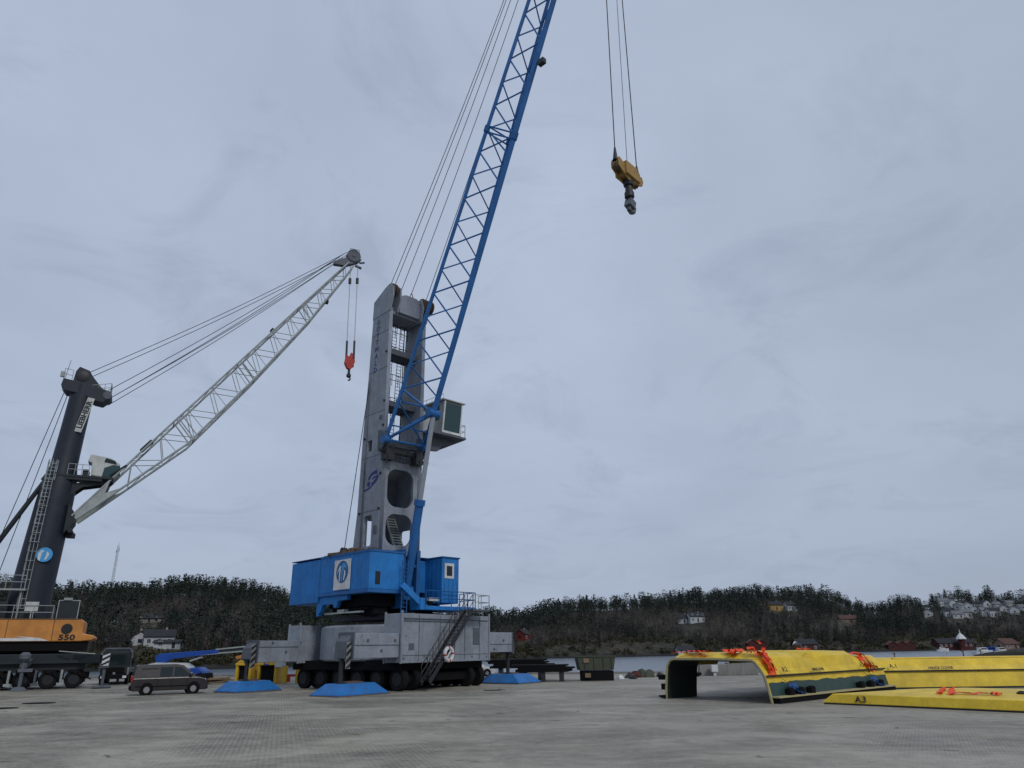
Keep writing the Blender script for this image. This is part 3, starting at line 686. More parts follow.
# supports beneath the side of the house
b = MB()
b.prism([(-2.5,6.6),(1.4,6.6),(1.4,6.25),(.2,6.2),(-.05,5.75),(-.35,5.7),(-.55,6.0),(-2.0,6.0),(-2.25,5.5),(-2.55,5.3)], lambda x,z:(x,-5.05,z), lambda x,z:(x,-4.7,z))
b.box(-2.95,-2.5,-5.0,-4.75,5.2,6.35)
b.build('house_bracket','blue',cr1,bevel=.03)
b = MB(); b.box(-2.4,2.6,-4.6,-4.3,5.3,5.42); b.box(-.4,.5,-4.7,-4.3,5.3,5.6); b.build('cable_tray','cream',cr1)
# roof clutter and rope anchor
b = MB()
for i in range(16):
    x = random.uniform(-2.2,1.6); y = random.uniform(-4.7,-3.6); s = random.uniform(.15,.4)
    b.box(x-s*1.6,x+s*1.6,y-s*.6,y+s*.6,9.62,9.62+random.uniform(.15,.5),Matrix.Rotation(random.uniform(-.3,.3),4,'Z'))
b.box(-2.6,2.2,-4.9,-3.4,9.6,9.78); b.build('roof_clutter','rust',ho,bevel=.04)
b = MB(); b.box(-1.0,-.5,-4.5,-4.0,9.6,10.0); b.lathe((-.75,-4.45,10.05),(0,1,0),[(0,.26),(.4,.26)],18); b.build('rope_sheave','steel',ho)
# --- right-hand side: cabin, deck
b = MB(); b.box(1.9,5.0,1.05,2.75,6.0,9.4); cb_ = b.build('side_cabin','blue',cr1,bevel=.03)
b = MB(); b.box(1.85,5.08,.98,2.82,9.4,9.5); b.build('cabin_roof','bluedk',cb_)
b = MB(); b.box(5.0,5.05,1.28,2.22,7.85,9.0); wn = b.build('cabin_window_frame','white',cb_)
b = MB(); b.box(5.05,5.06,1.47,2.03,8.05,8.8); b.build('cabin_window','glass',wn)
b = MB()
for k in range(6): b.box(2.3+k*.5,2.33+k*.5,1.03,1.06,6.1,9.3)
for k in range(4): b.box(5.0,5.02,1.3+k*.42,1.32+k*.42,6.1,7.7)
b.build('panel_seam','bluedk',cb_)
b = MB(); b.box(2.4,5.35,-.75,4.3,5.45,5.75); b.bar((4.8,-2.6,7.2),(5.1,-.6,5.6),.35,.45); b.box(2.4,5.3,-1.2,-.75,5.45,6.3); dk = b.build('service_deck','blue',cr1,bevel=.04)
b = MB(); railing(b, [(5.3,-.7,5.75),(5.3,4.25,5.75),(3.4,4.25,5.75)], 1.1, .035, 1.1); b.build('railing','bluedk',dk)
b = MB(); b.box(5.0,5.3,-.4,.6,6.1,6.35); b.build('hose_box','cream',dk)
b = MB(); ladder(b, (4.75,-2.3,5.0),(4.75,-2.3,9.0),(0,1,0),.5,.04); b.build('ladder','bluedk',cr1)
b = MB()
for t in (-1.95,-.55): b.box(2.9,4.1,t-.17,t+.17,5.6,9.9)
b.box(3.0,3.9,-1.8,-.7,6.2,6.5); b.box(3.3,4.0,-1.8,-.7,8.6,8.8); b.tube((3.6,-2.1,7.0),(3.6,-.4,7.0),.22,n=14); b.build('cylinder_bracket','bluedk',cr1,bevel=.03)
# --- tower
tL, tR = -3.32, .62
def rearf(z): return np.interp(z, [9.3, 13, 19.3, 24.5, 31.6], [-1.05, -.62, -.45, -.12, .15])
out = [(2.62,9.3)]+[(2.55,30.3)]+[(float(rearf(z)),z) for z in (30.3,24.5,19.3,13,9.3)]
tl_holes = [rrect(.42,1.5,10.3,12.7,.2), rrect(.35,.95,18.0,18.95,.05)]
Tm = lambda t: Matrix(((1,0,0,0),(0,0,-1,t),(0,1,0,0),(0,0,0,1)))     # local (x,y)->(f, z) at lateral t
pl = curve_plate('tower_side', [out]+tl_holes, Tm(tL+.17), .34, 'tower', cr1)
pr = curve_plate('tower_side', [[(x,y) for x,y in out]]+[rrect(.2,1.7,10.0,11.9,.2)], Tm(tR-.17), .34, 'tower', cr1)
Tf = lambda f: Matrix(((0,0,1,f),(1,0,0,0),(0,1,0,0),(0,0,0,1)))      # local (x,y)->(t,z) at f
def rot_front(f): return Tf(f)
fo = [(tL+.35,9.3),(tR-.35,9.3),(tR-.35,17.3),(tR-.9,17.1),(-1.36,16.95),(tL+.9,17.1),(tL+.35,17.3)]
fr_ = curve_plate('tower_front', [fo, rrect(-2.72,-.15,10.35,12.8,.85,10), rrect(-2.72,-.15,13.35,16.4,.85,10)], Tf(2.42), .26, 'tower', cr1)
b = MB()
b.prism([(tL+.34,12.6),(tR-.34,12.6),(tR-.34,18.8),(tL+.34,18.8)], lambda t,z:(float(rearf(z))+.05,t,z), lambda t,z:(float(rearf(z))+.3,t,z))
b.prism([(-.9,9.3),(tR-.34,9.3),(tR-.34,12.6),(-.9,12.6)], lambda t,z:(float(rearf(z))+.05,t,z), lambda t,z:(float(rearf(z))+.3,t,z))
b.build('tower_back','greydk',cr1)
for z, hgt in ((22.0,.45),(26.7,.5)):
    f0 = float(rearf(z)); b = MB(); b.box(f0+.05,f0+.4,tL+.34,tR-.34,z,z+hgt); b.box(f0+.4,1.5,tL+.34,tR-.34,z,z+.07); b.box(1.5,1.9,tL+.34,tR-.34,z-.1,z+hgt-.1); b.build('tower_cross_beam','greydk',cr1)
b = MB()
for z in (22.3,24.4,27.0,28.9):
    f0 = float(rearf(z)); railing(b, [(f0+.2,tL+.36,z+.1),(f0+.2,tR-.36,z+.1)], 1.05, .03, .6)
for z0,z1,t in ((17.8,22.6,-.9),(22.5,26.9,-.6),(22.5,26.9,-1.6),(27.0,31,-.5),(27.0,31,-1.3)): ladder(b, (float(rearf(z0))+.5,t,z0),(float(rearf(z1))+.5,t,z1),(0,1,0),.45,.03)
for t in (-2.3,-1.9,-.2): b.tube((.4,t,18.2),(.5,t,30.6),.045,n=6)
b.build('tower_ladder','steel',cr1)
b = MB(); s0, s1 = Vector((2.0,-.65,9.6)), Vector((.2,-.65,12.8))
for i in range(15): c = s0.lerp(s1,i/14); b.box(c.x-.15,c.x+.15,c.y-.4,c.y+.4,c.z-.03,c.z+.03)
for o in (-.42,.42): b.bar(s0+Vector((0,o,0)), s1+Vector((0,o,0)), .05, .2)
b.build('inner_stair','boomgrey',cr1)
b = MB()
for (f, z) in ((2.4,15.9),(2.4,13.1),(-.25,13.0),(2.45,22),(2.45,19.9),(-.1,19.2),(2.4,26.4)): b.lathe((f,tL-.0,z),(0,-1,0),[(0,.1),(.1,.1)],8)
b.build('tower_lug','steel',cr1)
b = MB(); b.prism([(.35,18.0),(.95,18.0),(.95,18.95),(.35,18.95)], lambda x,z:(x,tL+.30,z), lambda x,z:(x,tL+.32,z)); b.build('hatch','ink',cr1)
# name down the side, letters upright
TS = lambda f, z: Matrix.Translation((f, tL-.012, z)) @ Matrix.Rotation(R(90),4,'X')
for i, ch in enumerate('GOTTWALD'): text('lettering', ch, .66, TS(.98-.02*i, 29.55-i*.635), 'navy', pl, bold=.012)
# slanted G emblem with a swoosh
def band(mb, pts, ws, yy):
    k = len(pts); vs = []
    for i, (x, z) in enumerate(pts):
        a = Vector(pts[max(0,i-1)]); c = Vector(pts[min(k-1,i+1)]); d = (c-a).normalized(); nrm = Vector((-d.y, d.x))*ws[i]/2
        vs += [(x+nrm.x, yy, z+nrm.y), (x-nrm.x, yy, z-nrm.y)]
    mb.add(vs, [(2*i,2*i+1,2*i+3,2*i+2) for i in range(k-1)])
g = MB()
band(g,[(0.77,15.58),(0.86,15.75),(1.08,15.94),(1.33,16.06),(1.64,16.11),(1.94,16.09)],[.16,.24,.26,.26,.28,.34],tL-.012)
band(g,[(1.25,15.60),(1.64,15.72),(2.13,15.81)],[.12,.17,.12],tL-.014)
band(g,[(2.08,15.77),(1.93,15.54),(1.64,15.34),(1.33,15.23),(1.19,15.18)],[.22,.28,.30,.26,.2],tL-.016)
band(g,[(0.69,15.42),(0.79,15.28),(0.96,15.11)],[.30,.46,.34],tL-.018)
g.build('emblem','navy',pl)
g = MB(); band(g,[(0.07,14.83),(0.34,14.80),(0.69,14.85),(1.10,14.96),(1.58,15.17)],[.06,.13,.17,.14,.03],tL-.012); g.build('emblem','navy',pl)
b = MB()
for z in (13.05,17.5,21.2,25.0,28.4): b.box(float(rearf(z))+.02,2.6,tL-.012,tL,z-.02,z+.02)
b.build('weld_seam','greydk',pl)
b = MB(); b.path([(.1,tL-.05,10.2),(.1,tL-.05,17.2)],.035,6); b.path([(.22,tL-.05,10.2),(.22,tL-.05,24.5)],.025,6); b.build('conduit','greydk',pl)
b = MB(); b.box(1.9,2.3,tL-.10,tL,11.2,11.8); b.box(1.95,2.2,tL-.08,tL,20.5,20.8); b.build('junction_box','greydk',pl)
b = MB(CHS)
for x in (-3.4,-1.2,1.6,3.4): b.box(x-.015,x+.015,-6.325,-6.30,1.95,5.0)
b.box(2.6,3.4,-6.34,-6.3,3.0,4.2); b.box(-4.4,-3.9,-6.34,-6.3,2.7,3.1); b.path([(-5.0,-6.36,4.75),(4.4,-6.36,4.75)],.03,6); b.path([(-5.0,-6.36,4.6),(.4,-6.36,4.6),(.4,-6.36,2.1)],.025,6)
for x in (-4.9,-2.6,0,2.5,4.3): b.lathe((x,-6.3,2.12),(0,-1,0),[(0,.06),(.04,.06)],8)
b.build('hatch_and_pipe','greydk',cr1)
# --- tower head
b = MB()
hp = [(.05,30.05),(2.62,30.2),(3.0,31.5),(2.95,32.4),(2.4,32.85),(1.7,32.6),(.1,31.75)]
for t in (tL-.04, tL+.75): b.prism(hp, lambda f,z:(f,t,z), lambda f,z:(f,t+.14,z))
b.prism([(.1,30.1),(2.3,30.1),(2.3,30.4),(.1,31.4)], lambda f,z:(f,tL+.1,z), lambda f,z:(f,tR-.1,z))
b.prism([(tL+1.0,30.3),(-.1,30.3),(-.1,31.9),(-.5,32.2),(-1.7,32.2),(tL+1.0,31.9)], lambda t,z:(1.8,t,z), lambda t,z:(2.6,t,z)); b.box(.1,2.0,tL+.3,tR-.3,30.6,30.9)
for t in (-.15, .42): b.prism([(.2,30.0),(2.8,30.0),(3.1,31.2),(2.8,32.2),(2.0,32.3),(.2,31.2)], lambda f,z:(f,t,z), lambda f,z:(f,t+.14,z))
th = b.build('tower_head','tower',cr1,bevel=.03)
b = MB()
for t in (tL+.25, tL+.5): b.lathe((2.3,t-.07,32.3),(0,1,0),[(0,.62),(.05,.55),(.09,.55),(.14,.62)],26)
for t in (0.08,.27,.7,.95): b.lathe((2.5,t-.07,31.7),(0,1,0),[(0,.72),(.05,.64),(.09,.64),(.14,.72)],26)
b.tube((2.3,tL,32.3),(2.3,tL+.9,32.3),.14); b.tube((2.5,-.2,31.7),(2.5,1.15,31.7),.16)
b.tube((1.9,-1.0,32.1),(2.1,-.75,32.9),.04,n=5); b.tube((2.2,-.5,32.1),(2.1,-.75,32.9),.04,n=5)
b.build('head_sheave','rust',th,smooth=True)
# --- operator cab on the right of the tower
b = MB(); b.prism([(.2,20.5),(3.45,20.15),(3.75,22.9),(.2,22.95)], lambda f,z:(f,1.95,z), lambda f,z:(f,4.0,z)); oc = b.build('operator_cab','boomgrey',cr1,bevel=.05)
b = MB()
for t0,t1 in ((1.95,2.1),(3.88,4.0)): b.prism([(3.47,20.17),(3.77,22.88),(3.83,22.88),(3.53,20.17)], lambda f,z:(f,t0,z), lambda f,z:(f,t1,z))
b.box(3.46,3.54,1.95,4.0,20.1,20.3); b.build('cab_frame','white',oc)
b = MB(); b.prism([(3.49,20.3),(3.78,22.75),(3.80,22.75),(3.51,20.3)], lambda f,z:(f,2.1,z), lambda f,z:(f,3.88,z)); b.box(1.7,3.1,1.93,1.96,21.3,22.6); b.build('cab_window','tealglass',oc)
b = MB(); b.box(-.2,3.95,1.7,4.25,22.95,23.05); b.build('cab_roof','white',oc,bevel=.02)
b = MB()
railing(b, [(3.9,1.75,23.05),(-.1,1.75,23.05),(-.1,4.2,23.05)], .35, .02, .8, False); b.build('roof_rail','cream',oc)
b = MB(); b.prism([(-.6,19.7),(3.5,19.9),(3.5,20.1),(-.6,20.1)], lambda f,z:(f,.6,z), lambda f,z:(f,4.7,z))
b.prism([(.7,20.0),(4.6,20.0),(3.7,19.4),(2.9,19.3),(2.4,18.7),(1.5,18.6),(1.0,17.9),(.6,17.9)], lambda t,z:(2.2,t,z), lambda t,z:(2.5,t,z))
b.prism([(.7,20.0),(4.6,20.0),(3.7,19.4),(2.9,19.3),(2.4,18.7),(1.5,18.6),(1.0,17.9),(.6,17.9)], lambda t,z:(.4,t,z), lambda t,z:(.7,t,z))
cp_ = b.build('cab_platform','greydk',cr1,bevel=.02)
b = MB(); railing(b, [(3.4,4.15,20.1),(3.4,4.65,20.1),(-.5,4.65,20.1),(-.5,.7,20.1)], 1.1, .03, .7); b.build('railing','cream',cp_)
b = MB(); b.box(.1,2.2,.6,1.9,20.1,21.6); b.box(.6,1.6,.7,1.6,21.6,22.3); b.tube((1.2,1.2,22.3),(1.2,1.2,23.3),.05); b.build('cab_rear_unit','cream',cp_,bevel=.03)
# --- boom pivot machinery
b = MB()
for t in (-3.68,.16):
    b.prism([(2.6,17.6),(2.9,17.4),(3.6,18.1),(3.75,18.7),(3.2,19.2),(2.6,19.3)], lambda f,z:(f,t-.22,z), lambda f,z:(f,t-.12,z))
    b.prism([(2.6,17.6),(2.9,17.4),(3.6,18.1),(3.75,18.7),(3.2,19.2),(2.6,19.3)], lambda f,z:(f,t+.12,z), lambda f,z:(f,t+.22,z))
b.box(2.4,2.7,-3.7,.3,18.2,18.7); b.build('pivot_bracket','greydk',cr1,bevel=.02)
b = MB()
b.tube((3.0,-3.9,17.6),(3.0,.4,17.6),.16); b.box(2.6,3.3,-3.5,-2.7,16.9,18.0); b.box(2.7,3.4,-.6,.1,16.9,17.9); b.box(2.5,3.0,-2.5,-1.0,17.6,18.1)
for i in range(14):
    t = random.uniform(-3.6,.2); b.tube((3.0,t,17.9),(3.2+random.uniform(0,.4),t+random.uniform(-.4,.4),16.6+random.uniform(-.2,.5)),.04,n=5)
railing(b, [(2.9,-2.7,16.9),(3.2,-1.4,16.8),(2.9,-.4,16.9)],.7,.03,.6); b.box(2.6,3.0,.1,1.0,17.2,17.4)
b.build('winch_platform','steel',cr1)
# --- boom
FL, FR_ = Vector((3.43,-3.68,18.4)), Vector((3.43,.16,18.5)); TL, TR = Vector((26.0,-2.3,67.0)), Vector((26.0,-1.2,67.0))
BB, BT = Vector((7.0,-1.8,20.1)), Vector((27.5,-1.8,65.9))
bm_ = MB()
bm_.tube(FL, TL, .15, n=12); chL = bm_.build('boom_chord','boomblue',cr1,smooth=True)
bm_ = MB(); bm_.tube(FR_, TR, .15, n=12); bm_.build('boom_chord','boomblue',cr1,smooth=True)
bm_ = MB(); bm_.tube(BB, BT, .225, n=14); chB = bm_.build('boom_chord','boomblue',cr1,smooth=True)
Lb = (TL-FL).length
def on(A, B, s): return A.lerp(B, s/Lb)
def onB(s): return BB.lerp(BT, max(0,(s-3.2))/(Lb-3.2))
lac = MB(); s = 4.2; k = 0; step = 2.02; r = .066
while s < Lb-2.5:
    l0, r0_, b0 = on(FL,TL,s), on(FR_,TR,s), onB(s)
    l1, r1, b1 = on(FL,TL,s+step), on(FR_,TR,s+step), onB(s+step)
    if k % 2 == 0: lac.tube(l0,b1,r,n=6); lac.tube(r0_,b1,r,n=6); lac.tube(l1,r0_,r*.9,n=6)
    else: lac.tube(b0,l1,r,n=6); lac.tube(b0,r1,r,n=6); lac.tube(l0,r1,r*.9,n=6)
    s += step; k += 1
for s_, rr in ((26.4,.07),):
    l, rr_, bb = on(FL,TL,s_), on(FR_,TR,s_), onB(s_)
    for d in (-.25,.25):
        l2, r2_, b2 = on(FL,TL,s_+d), on(FR_,TR,s_+d), onB(s_+d); lac.tube(l2,r2_,.07,n=6); lac.tube(l2,b2,.07,n=6); lac.tube(r2_,b2,.07,n=6)
    lac.tube(l, onB(s_-1.6), .07, n=6)
lac.build('boom_lacing','boomblue',cr1)
b = MB()   # root struts
b.tube(FL,BB,.13,n=10); b.tube(FR_,BB,.15,n=10); b.tube(FL,FR_,.10,n=8); b.tube(on(FL,TL,4.2),BB,.09,n=8); b.tube(on(FR_,TR,4.2),BB,.09,n=8); b.tube(on(FL,TL,3.2),on(FR_,TR,3.2),.08,n=8); b.tube(FL,on(FR_,TR,3.2),.07,n=8); b.tube(FR_,on(FL,TL,3.2),.07,n=8)
b.tube(on(FL,TL,1.2),on(FR_,TR,1.2),.06,n=6)
b.lathe(BB+Vector((0,-.5,0)),(0,1,0),[(0,.34),(1.0,.34)],18); b.lathe(FL+Vector((0,-.3,0)),(0,1,0),[(0,.36),(.6,.36)],18); b.lathe(FR_+Vector((0,-.3,0)),(0,1,0),[(0,.36),(.6,.36)],18)
b.build('boom_root','boomblue',cr1,smooth=True)
b = MB(); jn = onB(26.4)
for A in (on(FL,TL,26.4), on(FR_,TR,26.4)): d = (TL-FL).normalized(); b = MB(); b.tube(A-d*.25,A+d*.25,.24,n=12); b.build('boom_splice','bluedk',cr1,smooth=True)
b = MB(); d = (BT-BB).normalized(); b.tube(jn-d*.3,jn+d*.3,.30,n=12); b.build('boom_splice','bluedk',cr1,smooth=True)
b = MB(); p = onB(32.6); b.tube(p,p+Vector((.5,0,-.2)),.07); b.box(p.x+.4,p.x+1.0,-2.0,-1.6,p.z-.55,p.z-.1); b.build('boom_floodlight','steel',cr1)
b = MB()   # head of the boom
b.bar((25.9,-2.3,66.9),(24.8,-2.4,69.7),.2,.2); b.bar((25.9,-1.2,66.9),(24.8,-1.3,69.7),.2,.2); b.tube((24.8,-2.6,69.6),(24.8,-1.1,69.6),.14)
b.prism([(25.2,66.0),(26.0,67.6),(27.1,68.0),(27.6,67.2),(26.8,65.9)], lambda f,z:(f,-2.4,z), lambda f,z:(f,-2.25,z)); b.prism([(25.2,66.0),(26.0,67.6),(27.1,68.0),(27.6,67.2),(26.8,65.9)], lambda f,z:(f,-1.3,z), lambda f,z:(f,-1.15,z))
b.build('boom_head','boomblue',cr1)
b = MB()
for t in (-2.2,-1.8,-1.4): b.lathe((26.9,t-.07,67.2),(0,1,0),[(0,.7),(.05,.62),(.09,.62),(.14,.7)],26)
b.build('head_sheave','steel',cr1,smooth=True)
# --- luffing cylinder
CB, CT = Vector((3.55,-1.25,6.9)), BB+Vector((0,0,-.1)); cm = CB.lerp(CT, .50)
b = MB(); b.tube(CB,cm,.33,n=20); b.tube(cm-(cm-CB).normalized()*.35,cm+(cm-CB).normalized()*.12,.42,n=20); b.tube(CB+Vector((0,-.4,0)),CB+Vector((0,.4,0)),.4,n=16); cy = b.build('luffing_cylinder','boomblue',cr1,smooth=True)
b = MB(); b.tube(cm,CT,.19,n=18); b.build('piston_rod','rod',cy,smooth=True)
# --- ropes from tower head to boom head, and back stay
for (f,t,z),(ft,tt) in (((2.2,-3.1,32.9),(-2.5,0)),((2.3,-2.75,32.9),(-2.4,0)),((2.4,-2.2,32.3),(-2.2,0)),((2.1,-.75,32.9),(-1.7,0)),((2.9,.3,32.3),(-1.2,0))):
    b = MB(); p0, p1 = Vector((f,t,z)), Vector((24.8,ft,69.6)); n = 10
    b.path([p0.lerp(p1,i/n)-Vector((0,0,1.1*math.sin(math.pi*i/n))) for i in range(n+1)], .030 if tt==0 else .03, 5); b.build('luffing_rope','rope',cr1)
b = MB(); b.tube((-.75,-4.2,10.2),(.2,-3.1,27.0),.035,n=6); b.build('hoist_rope','rope',cr1)
# --- hook block hanging from the ropes
zh = 31.0; A = atZ(615,165,zh); B = atZ(640,186,zh); C_ = (A+B)/2; ax = (B-A); ax.z = 0; hl = ax.length; 
yaw = math.atan2(ax.y, ax.x)
hk = empty('hook_block', (C_.x,C_.y,zh), yaw, 'yellow ramshorn hook block hanging from the blue crane ropes', 'crane hook')
h2 = hl*.5
b = MB(); sc_ = h2/1.5
P_ = [(-1.75,.35),(-1.6,.75),(-1.1,.55),(-.6,.35),(.6,.35),(1.1,.35),(1.55,.55),(1.7,.1),(1.5,-.35),(.7,-.6),(-.4,-.75),(-1.1,-.45),(-1.75,-.1)]
P_ = [(x*sc_, z) for x, z in P_]
for y in (-.34,.22): b.prism(P_, lambda x,z:(x,y,z), lambda x,z:(x,y+.12,z))
b.box(-.95*sc_,.95*sc_,-.52,.52,-.45,.40); b.box(-.75*sc_,.75*sc_,-.42,.42,.4,.85); b.build('block_body','hookyel',hk,bevel=.03)
for x in (-1.45*sc_, 1.35*sc_): b = MB(); b.lathe((x,-.18,.1),(0,1,0),[(0,.42),(.1,.34),(.26,.34),(.36,.42)],24); b.build('sheave','rust',hk,smooth=True)
b = MB(); b.tube((0,0,-.55),(0,0,-.95),.42,.36,16); b.tube((0,0,-.9),(0,0,-1.55),.24,.3,14); b.lathe((0,0,-1.5),(0,0,-1),[(0,.3),(.1,.36),(.5,.36),(.6,.22)],16); b.build('swivel','steel',hk,smooth=True)
b = MB(); b.bar((0,0,-2.0),(0,0,-2.35),.2,.2)
pts = [(.05,-2.2),(.32,-2.4),(.48,-2.75),(.40,-3.1),(.12,-3.3),(-.15,-3.22),(-.26,-3.0)]
for p, q_ in zip(pts[:-1], pts[1:]): b.tube((p[0],0,p[1]),(q_[0],0,q_[1]),.19,.17,10)
b.box(-.30,.35,-.28,.28,-3.0,-2.3,Matrix.Translation((.1,0,-2.6))@Matrix.Rotation(R(20),4,'Y')@Matrix.Translation((-.1,0,2.6))); b.build('hook','greydk',hk)
b = MB()
b.tube((-.5,0,.6),(-.5,0,.95),.03,n=5); b.tube((.5,0,.6),(.5,0,.95),.03,n=5); b.tube((-.5,0,.95),(.5,0,.95),.03,n=5); b.build('guard','hookyel',hk)
tipw = Vector((SX,SY,0)) + Matrix.Rotation(R(-45),3,'Z') @ Vector((27.4,-1.8,67.2))
hk.scale = (.86,.86,.82)
hm = Matrix.Translation((C_.x,C_.y,zh)) @ Matrix.Rotation(yaw,4,'Z') @ Matrix.Scale(.86,4)
for x, tp in ((-1.62*sc_,-1.15),(.05,.25),(1.45*sc_,.45)):
    p0 = hm @ Vector((x,0,.75 if abs(x)>.3 else .95)); p1 = tipw + (Matrix.Rotation(yaw,3,'Z') @ Vector((tp,0,0)))
    b = MB(Wi); b.tube(p0,p1,.035 if abs(x)>.3 else .02,n=6); b.build('hoist_rope','rope',cr1)
    if abs(x) > .3:
        b = MB(Wi); d = (p1-p0).normalized(); b.tube(p0-d*.2,p0+d*.75,.17,.06,10); b.build('rope_socket','steel',cr1)
# --- outrigger float pads and life ring
def pad(cx, cy, label, w=3.6, d=3.1):
    P = Matrix.Translation((SX,SY,0)) @ Matrix.Rotation(R(54),4,'Z') @ Vector((cx,cy,0))
    e = empty('outrigger_pad', P, R(54), label, 'outrigger pad', 'float pads under the crane outriggers')
    b = MB(); b.frustum(-w/2,w/2,-d/2,d/2,.10,-w*.33,w*.33,-d*.28,d*.28,.72); b.box(-w*.5,w*.5,-d*.5,d*.5,.02,.10); b.build('pad_body','padblue',e,bevel=.03)
    b = MB(); b.box(-w*.16,w*.16,-d*.14,d*.14,.72,.82); b.build('pad_seat','rust',e)
    b = MB(); b.box(-w*.51,w*.51,-d*.51,d*.51,.0,.06); b.build('pad_skirt','rust',e)
pad(-8.5,-5.2,'blue steel float pad in the middle, below the striped outrigger end',4.3,2.7)
pad(-8.6,5.5,'blue steel float pad at the far left, before the yellow frames',3.8,2.6)
pad(8.6,-5.3,'blue steel float pad at the far right end of the crane',3.2,4.2)
rg = empty('life_ring', Matrix.Translation((SX,SY,0)) @ Matrix.Rotation(R(54),4,'Z') @ Vector((-1.75,-7.66,2.35)), R(54), 'red and white life ring hanging on the crane stair', 'life ring')
for part, c, a0 in (('ring','white',0),('band','hookred',0)):
    b = MB(); n = 48
    for i in range(n):
        red = (i % 12) in (0,1)
        if (part == 'band') != red: continue
        a, a2 = 2*math.pi*i/n, 2*math.pi*(i+1)/n; b.tube((-.0+.42*math.cos(a),0,-.0+.42*math.sin(a)),(-.0+.42*math.cos(a2),0,-.0+.42*math.sin(a2)),.13 if part=='ring' else .135,n=10)
    if part == 'ring': b.box(-.42,.42,-.02,.02,-.05,.05,Matrix.Rotation(R(-50),4,'Y'))
    b.build(part,c,rg)

# ================================================================== the dark crane on the left
G = Vector((-42.0,66.0,0)); az = R(27)
cr2 = empty('mobile_crane', G, az, 'dark slate mobile harbour crane with orange machine deck and pale lattice boom', 'crane')
W2 = (Matrix.Translation(G) @ Matrix.Rotation(az,4,'Z')); W2i = W2.inverted()
b = MB(Matrix(((1,0,.042,-1.0),(0,1,0,0),(0,0,1,0),(0,0,0,1)))); b.lathe((0,0,6.0),(0,0,1),[(0,1.72),(1,1.66),(9.8,1.5),(11.6,1.42),(13.2,1.12),(16,1.06),(21.3,1.0)],36); b.lathe((-.0,0,5.4),(0,0,1),[(0,2.1),(.8,2.0)],30); tw2 = b.build('tower','slate',cr2,smooth=True)
b = MB()
for z0,z1,f0,f1 in ((6.4,12.0,-.72,-.70),(12.0,19.5,-.70,-.62),):
    p, q_ = Vector((f0*1.5,-1.42,z0)), Vector((f1*1.5,-1.30,z1)); ladder(b,p,q_,(1,0,0),.75,.045,.33); 
    for i in range(int((q_-p).length/.8)+1):
        c = p.lerp(q_, i*.8/(q_-p).length); 
        for j in range(8):
            a, a2 = math.pi*j/8, math.pi*(j+1)/8; b.tube((c.x+.4*math.cos(a),c.y-.5*math.sin(a),c.z),(c.x+.4*math.cos(a2),c.y-.5*math.sin(a2),c.z),.03,n=4)
    for j in (2,4,6): a = math.pi*j/8; b.tube((p.x+.4*math.cos(a),p.y-.5*math.sin(a),p.z),(q_.x+.4*math.cos(a),q_.y-.5*math.sin(a),q_.z),.03,n=4)
b.build('caged_ladder','boomgrey',cr2)
# round emblem on the tower
b = MB(); disc(b,(-.12,-1.72,10.95),(1,0,0),(0,0,1),.62); em = b.build('emblem_disc','logolt',tw2)
b = MB(); b.add([(-.55,-1.73,10.50),(-.4,-1.73,10.40),(-.32,-1.73,11.10),(-.15,-1.73,11.28),(-.4,-1.73,11.35),(-.6,-1.73,11.05)],[(0,1,2,3,4,5)]); b.build('emblem_mark','white',em)
b = MB(); b.add([(-.08,-1.73,10.50),(.08,-1.73,10.55),(.25,-1.73,11.00),(.05,-1.73,11.25),(.0,-1.73,10.85)],[(0,1,2,3,4)]); b.build('emblem_mark','white',em)
# head of the tower
b = MB()
b.prism([(-1.7,26.9),(-1.3,26.4),(.2,26.2),(1.3,25.7),(2.0,25.6),(2.5,26.1),(2.55,26.8),(.6,27.3),(-1.6,27.6)], lambda f,z:(f,-.95,z), lambda f,z:(f,.95,z))
hd = b.build('tower_head','slate',cr2,bevel=.05)
for t in (-.5,.34):
    b = MB(); b.prism([(-.85,27.4),(-.75,28.6),(-.5,29.1),(.4,28.8),(.8,28.2),(1.6,27.3),(2.1,26.9)], lambda f,z:(f,t,z), lambda f,z:(f,t+.16,z)); b.build('head_plate','slate',hd,bevel=.03)
b = MB(); b.lathe((-.1,-.56,28.15),(0,1,0),[(0,.5),(.06,.6),(.1,.52),(1.02,.52),(1.06,.6),(1.12,.5)],26); b.build('head_sheave','steel',hd,smooth=True)
b = MB(); b.lathe((2.3,-1.0,26.4),(0,1,0),[(0,.40),(2.0,.40)],20); b.build('head_sheave','greydk',hd,smooth=True)
b = MB(); railing(b,[(-1.6,-.9,27.5),(-.9,-.9,27.4)],1.1,.03,.6); b.tube((-1.5,-.85,27.5),(-1.3,-.85,29.5),.035,n=5); b.box(-1.9,-1.55,-1.1,-.8,27.7,28.2); b.build('railing','boomgrey',hd)
b = MB(); railing(b,[(.9,-.9,26.4),(2.5,-.9,26.8),(2.5,.9,26.8)],.85,.03,.6); b.build('railing','boomgrey',hd)
PT = frame_mat((.74,-1.06,24.15),(.62*.28,-.0,1),(-1,.25,.16))
pm = MB(PT); pm.box(-1.75,1.75,-.32,.32,0,.03); sg = pm.build('name_panel','cream',tw2)
text('lettering','LIEBHERR',.66,PT @ Matrix.Translation((0,0,.045)),'ink',sg,bold=.022)
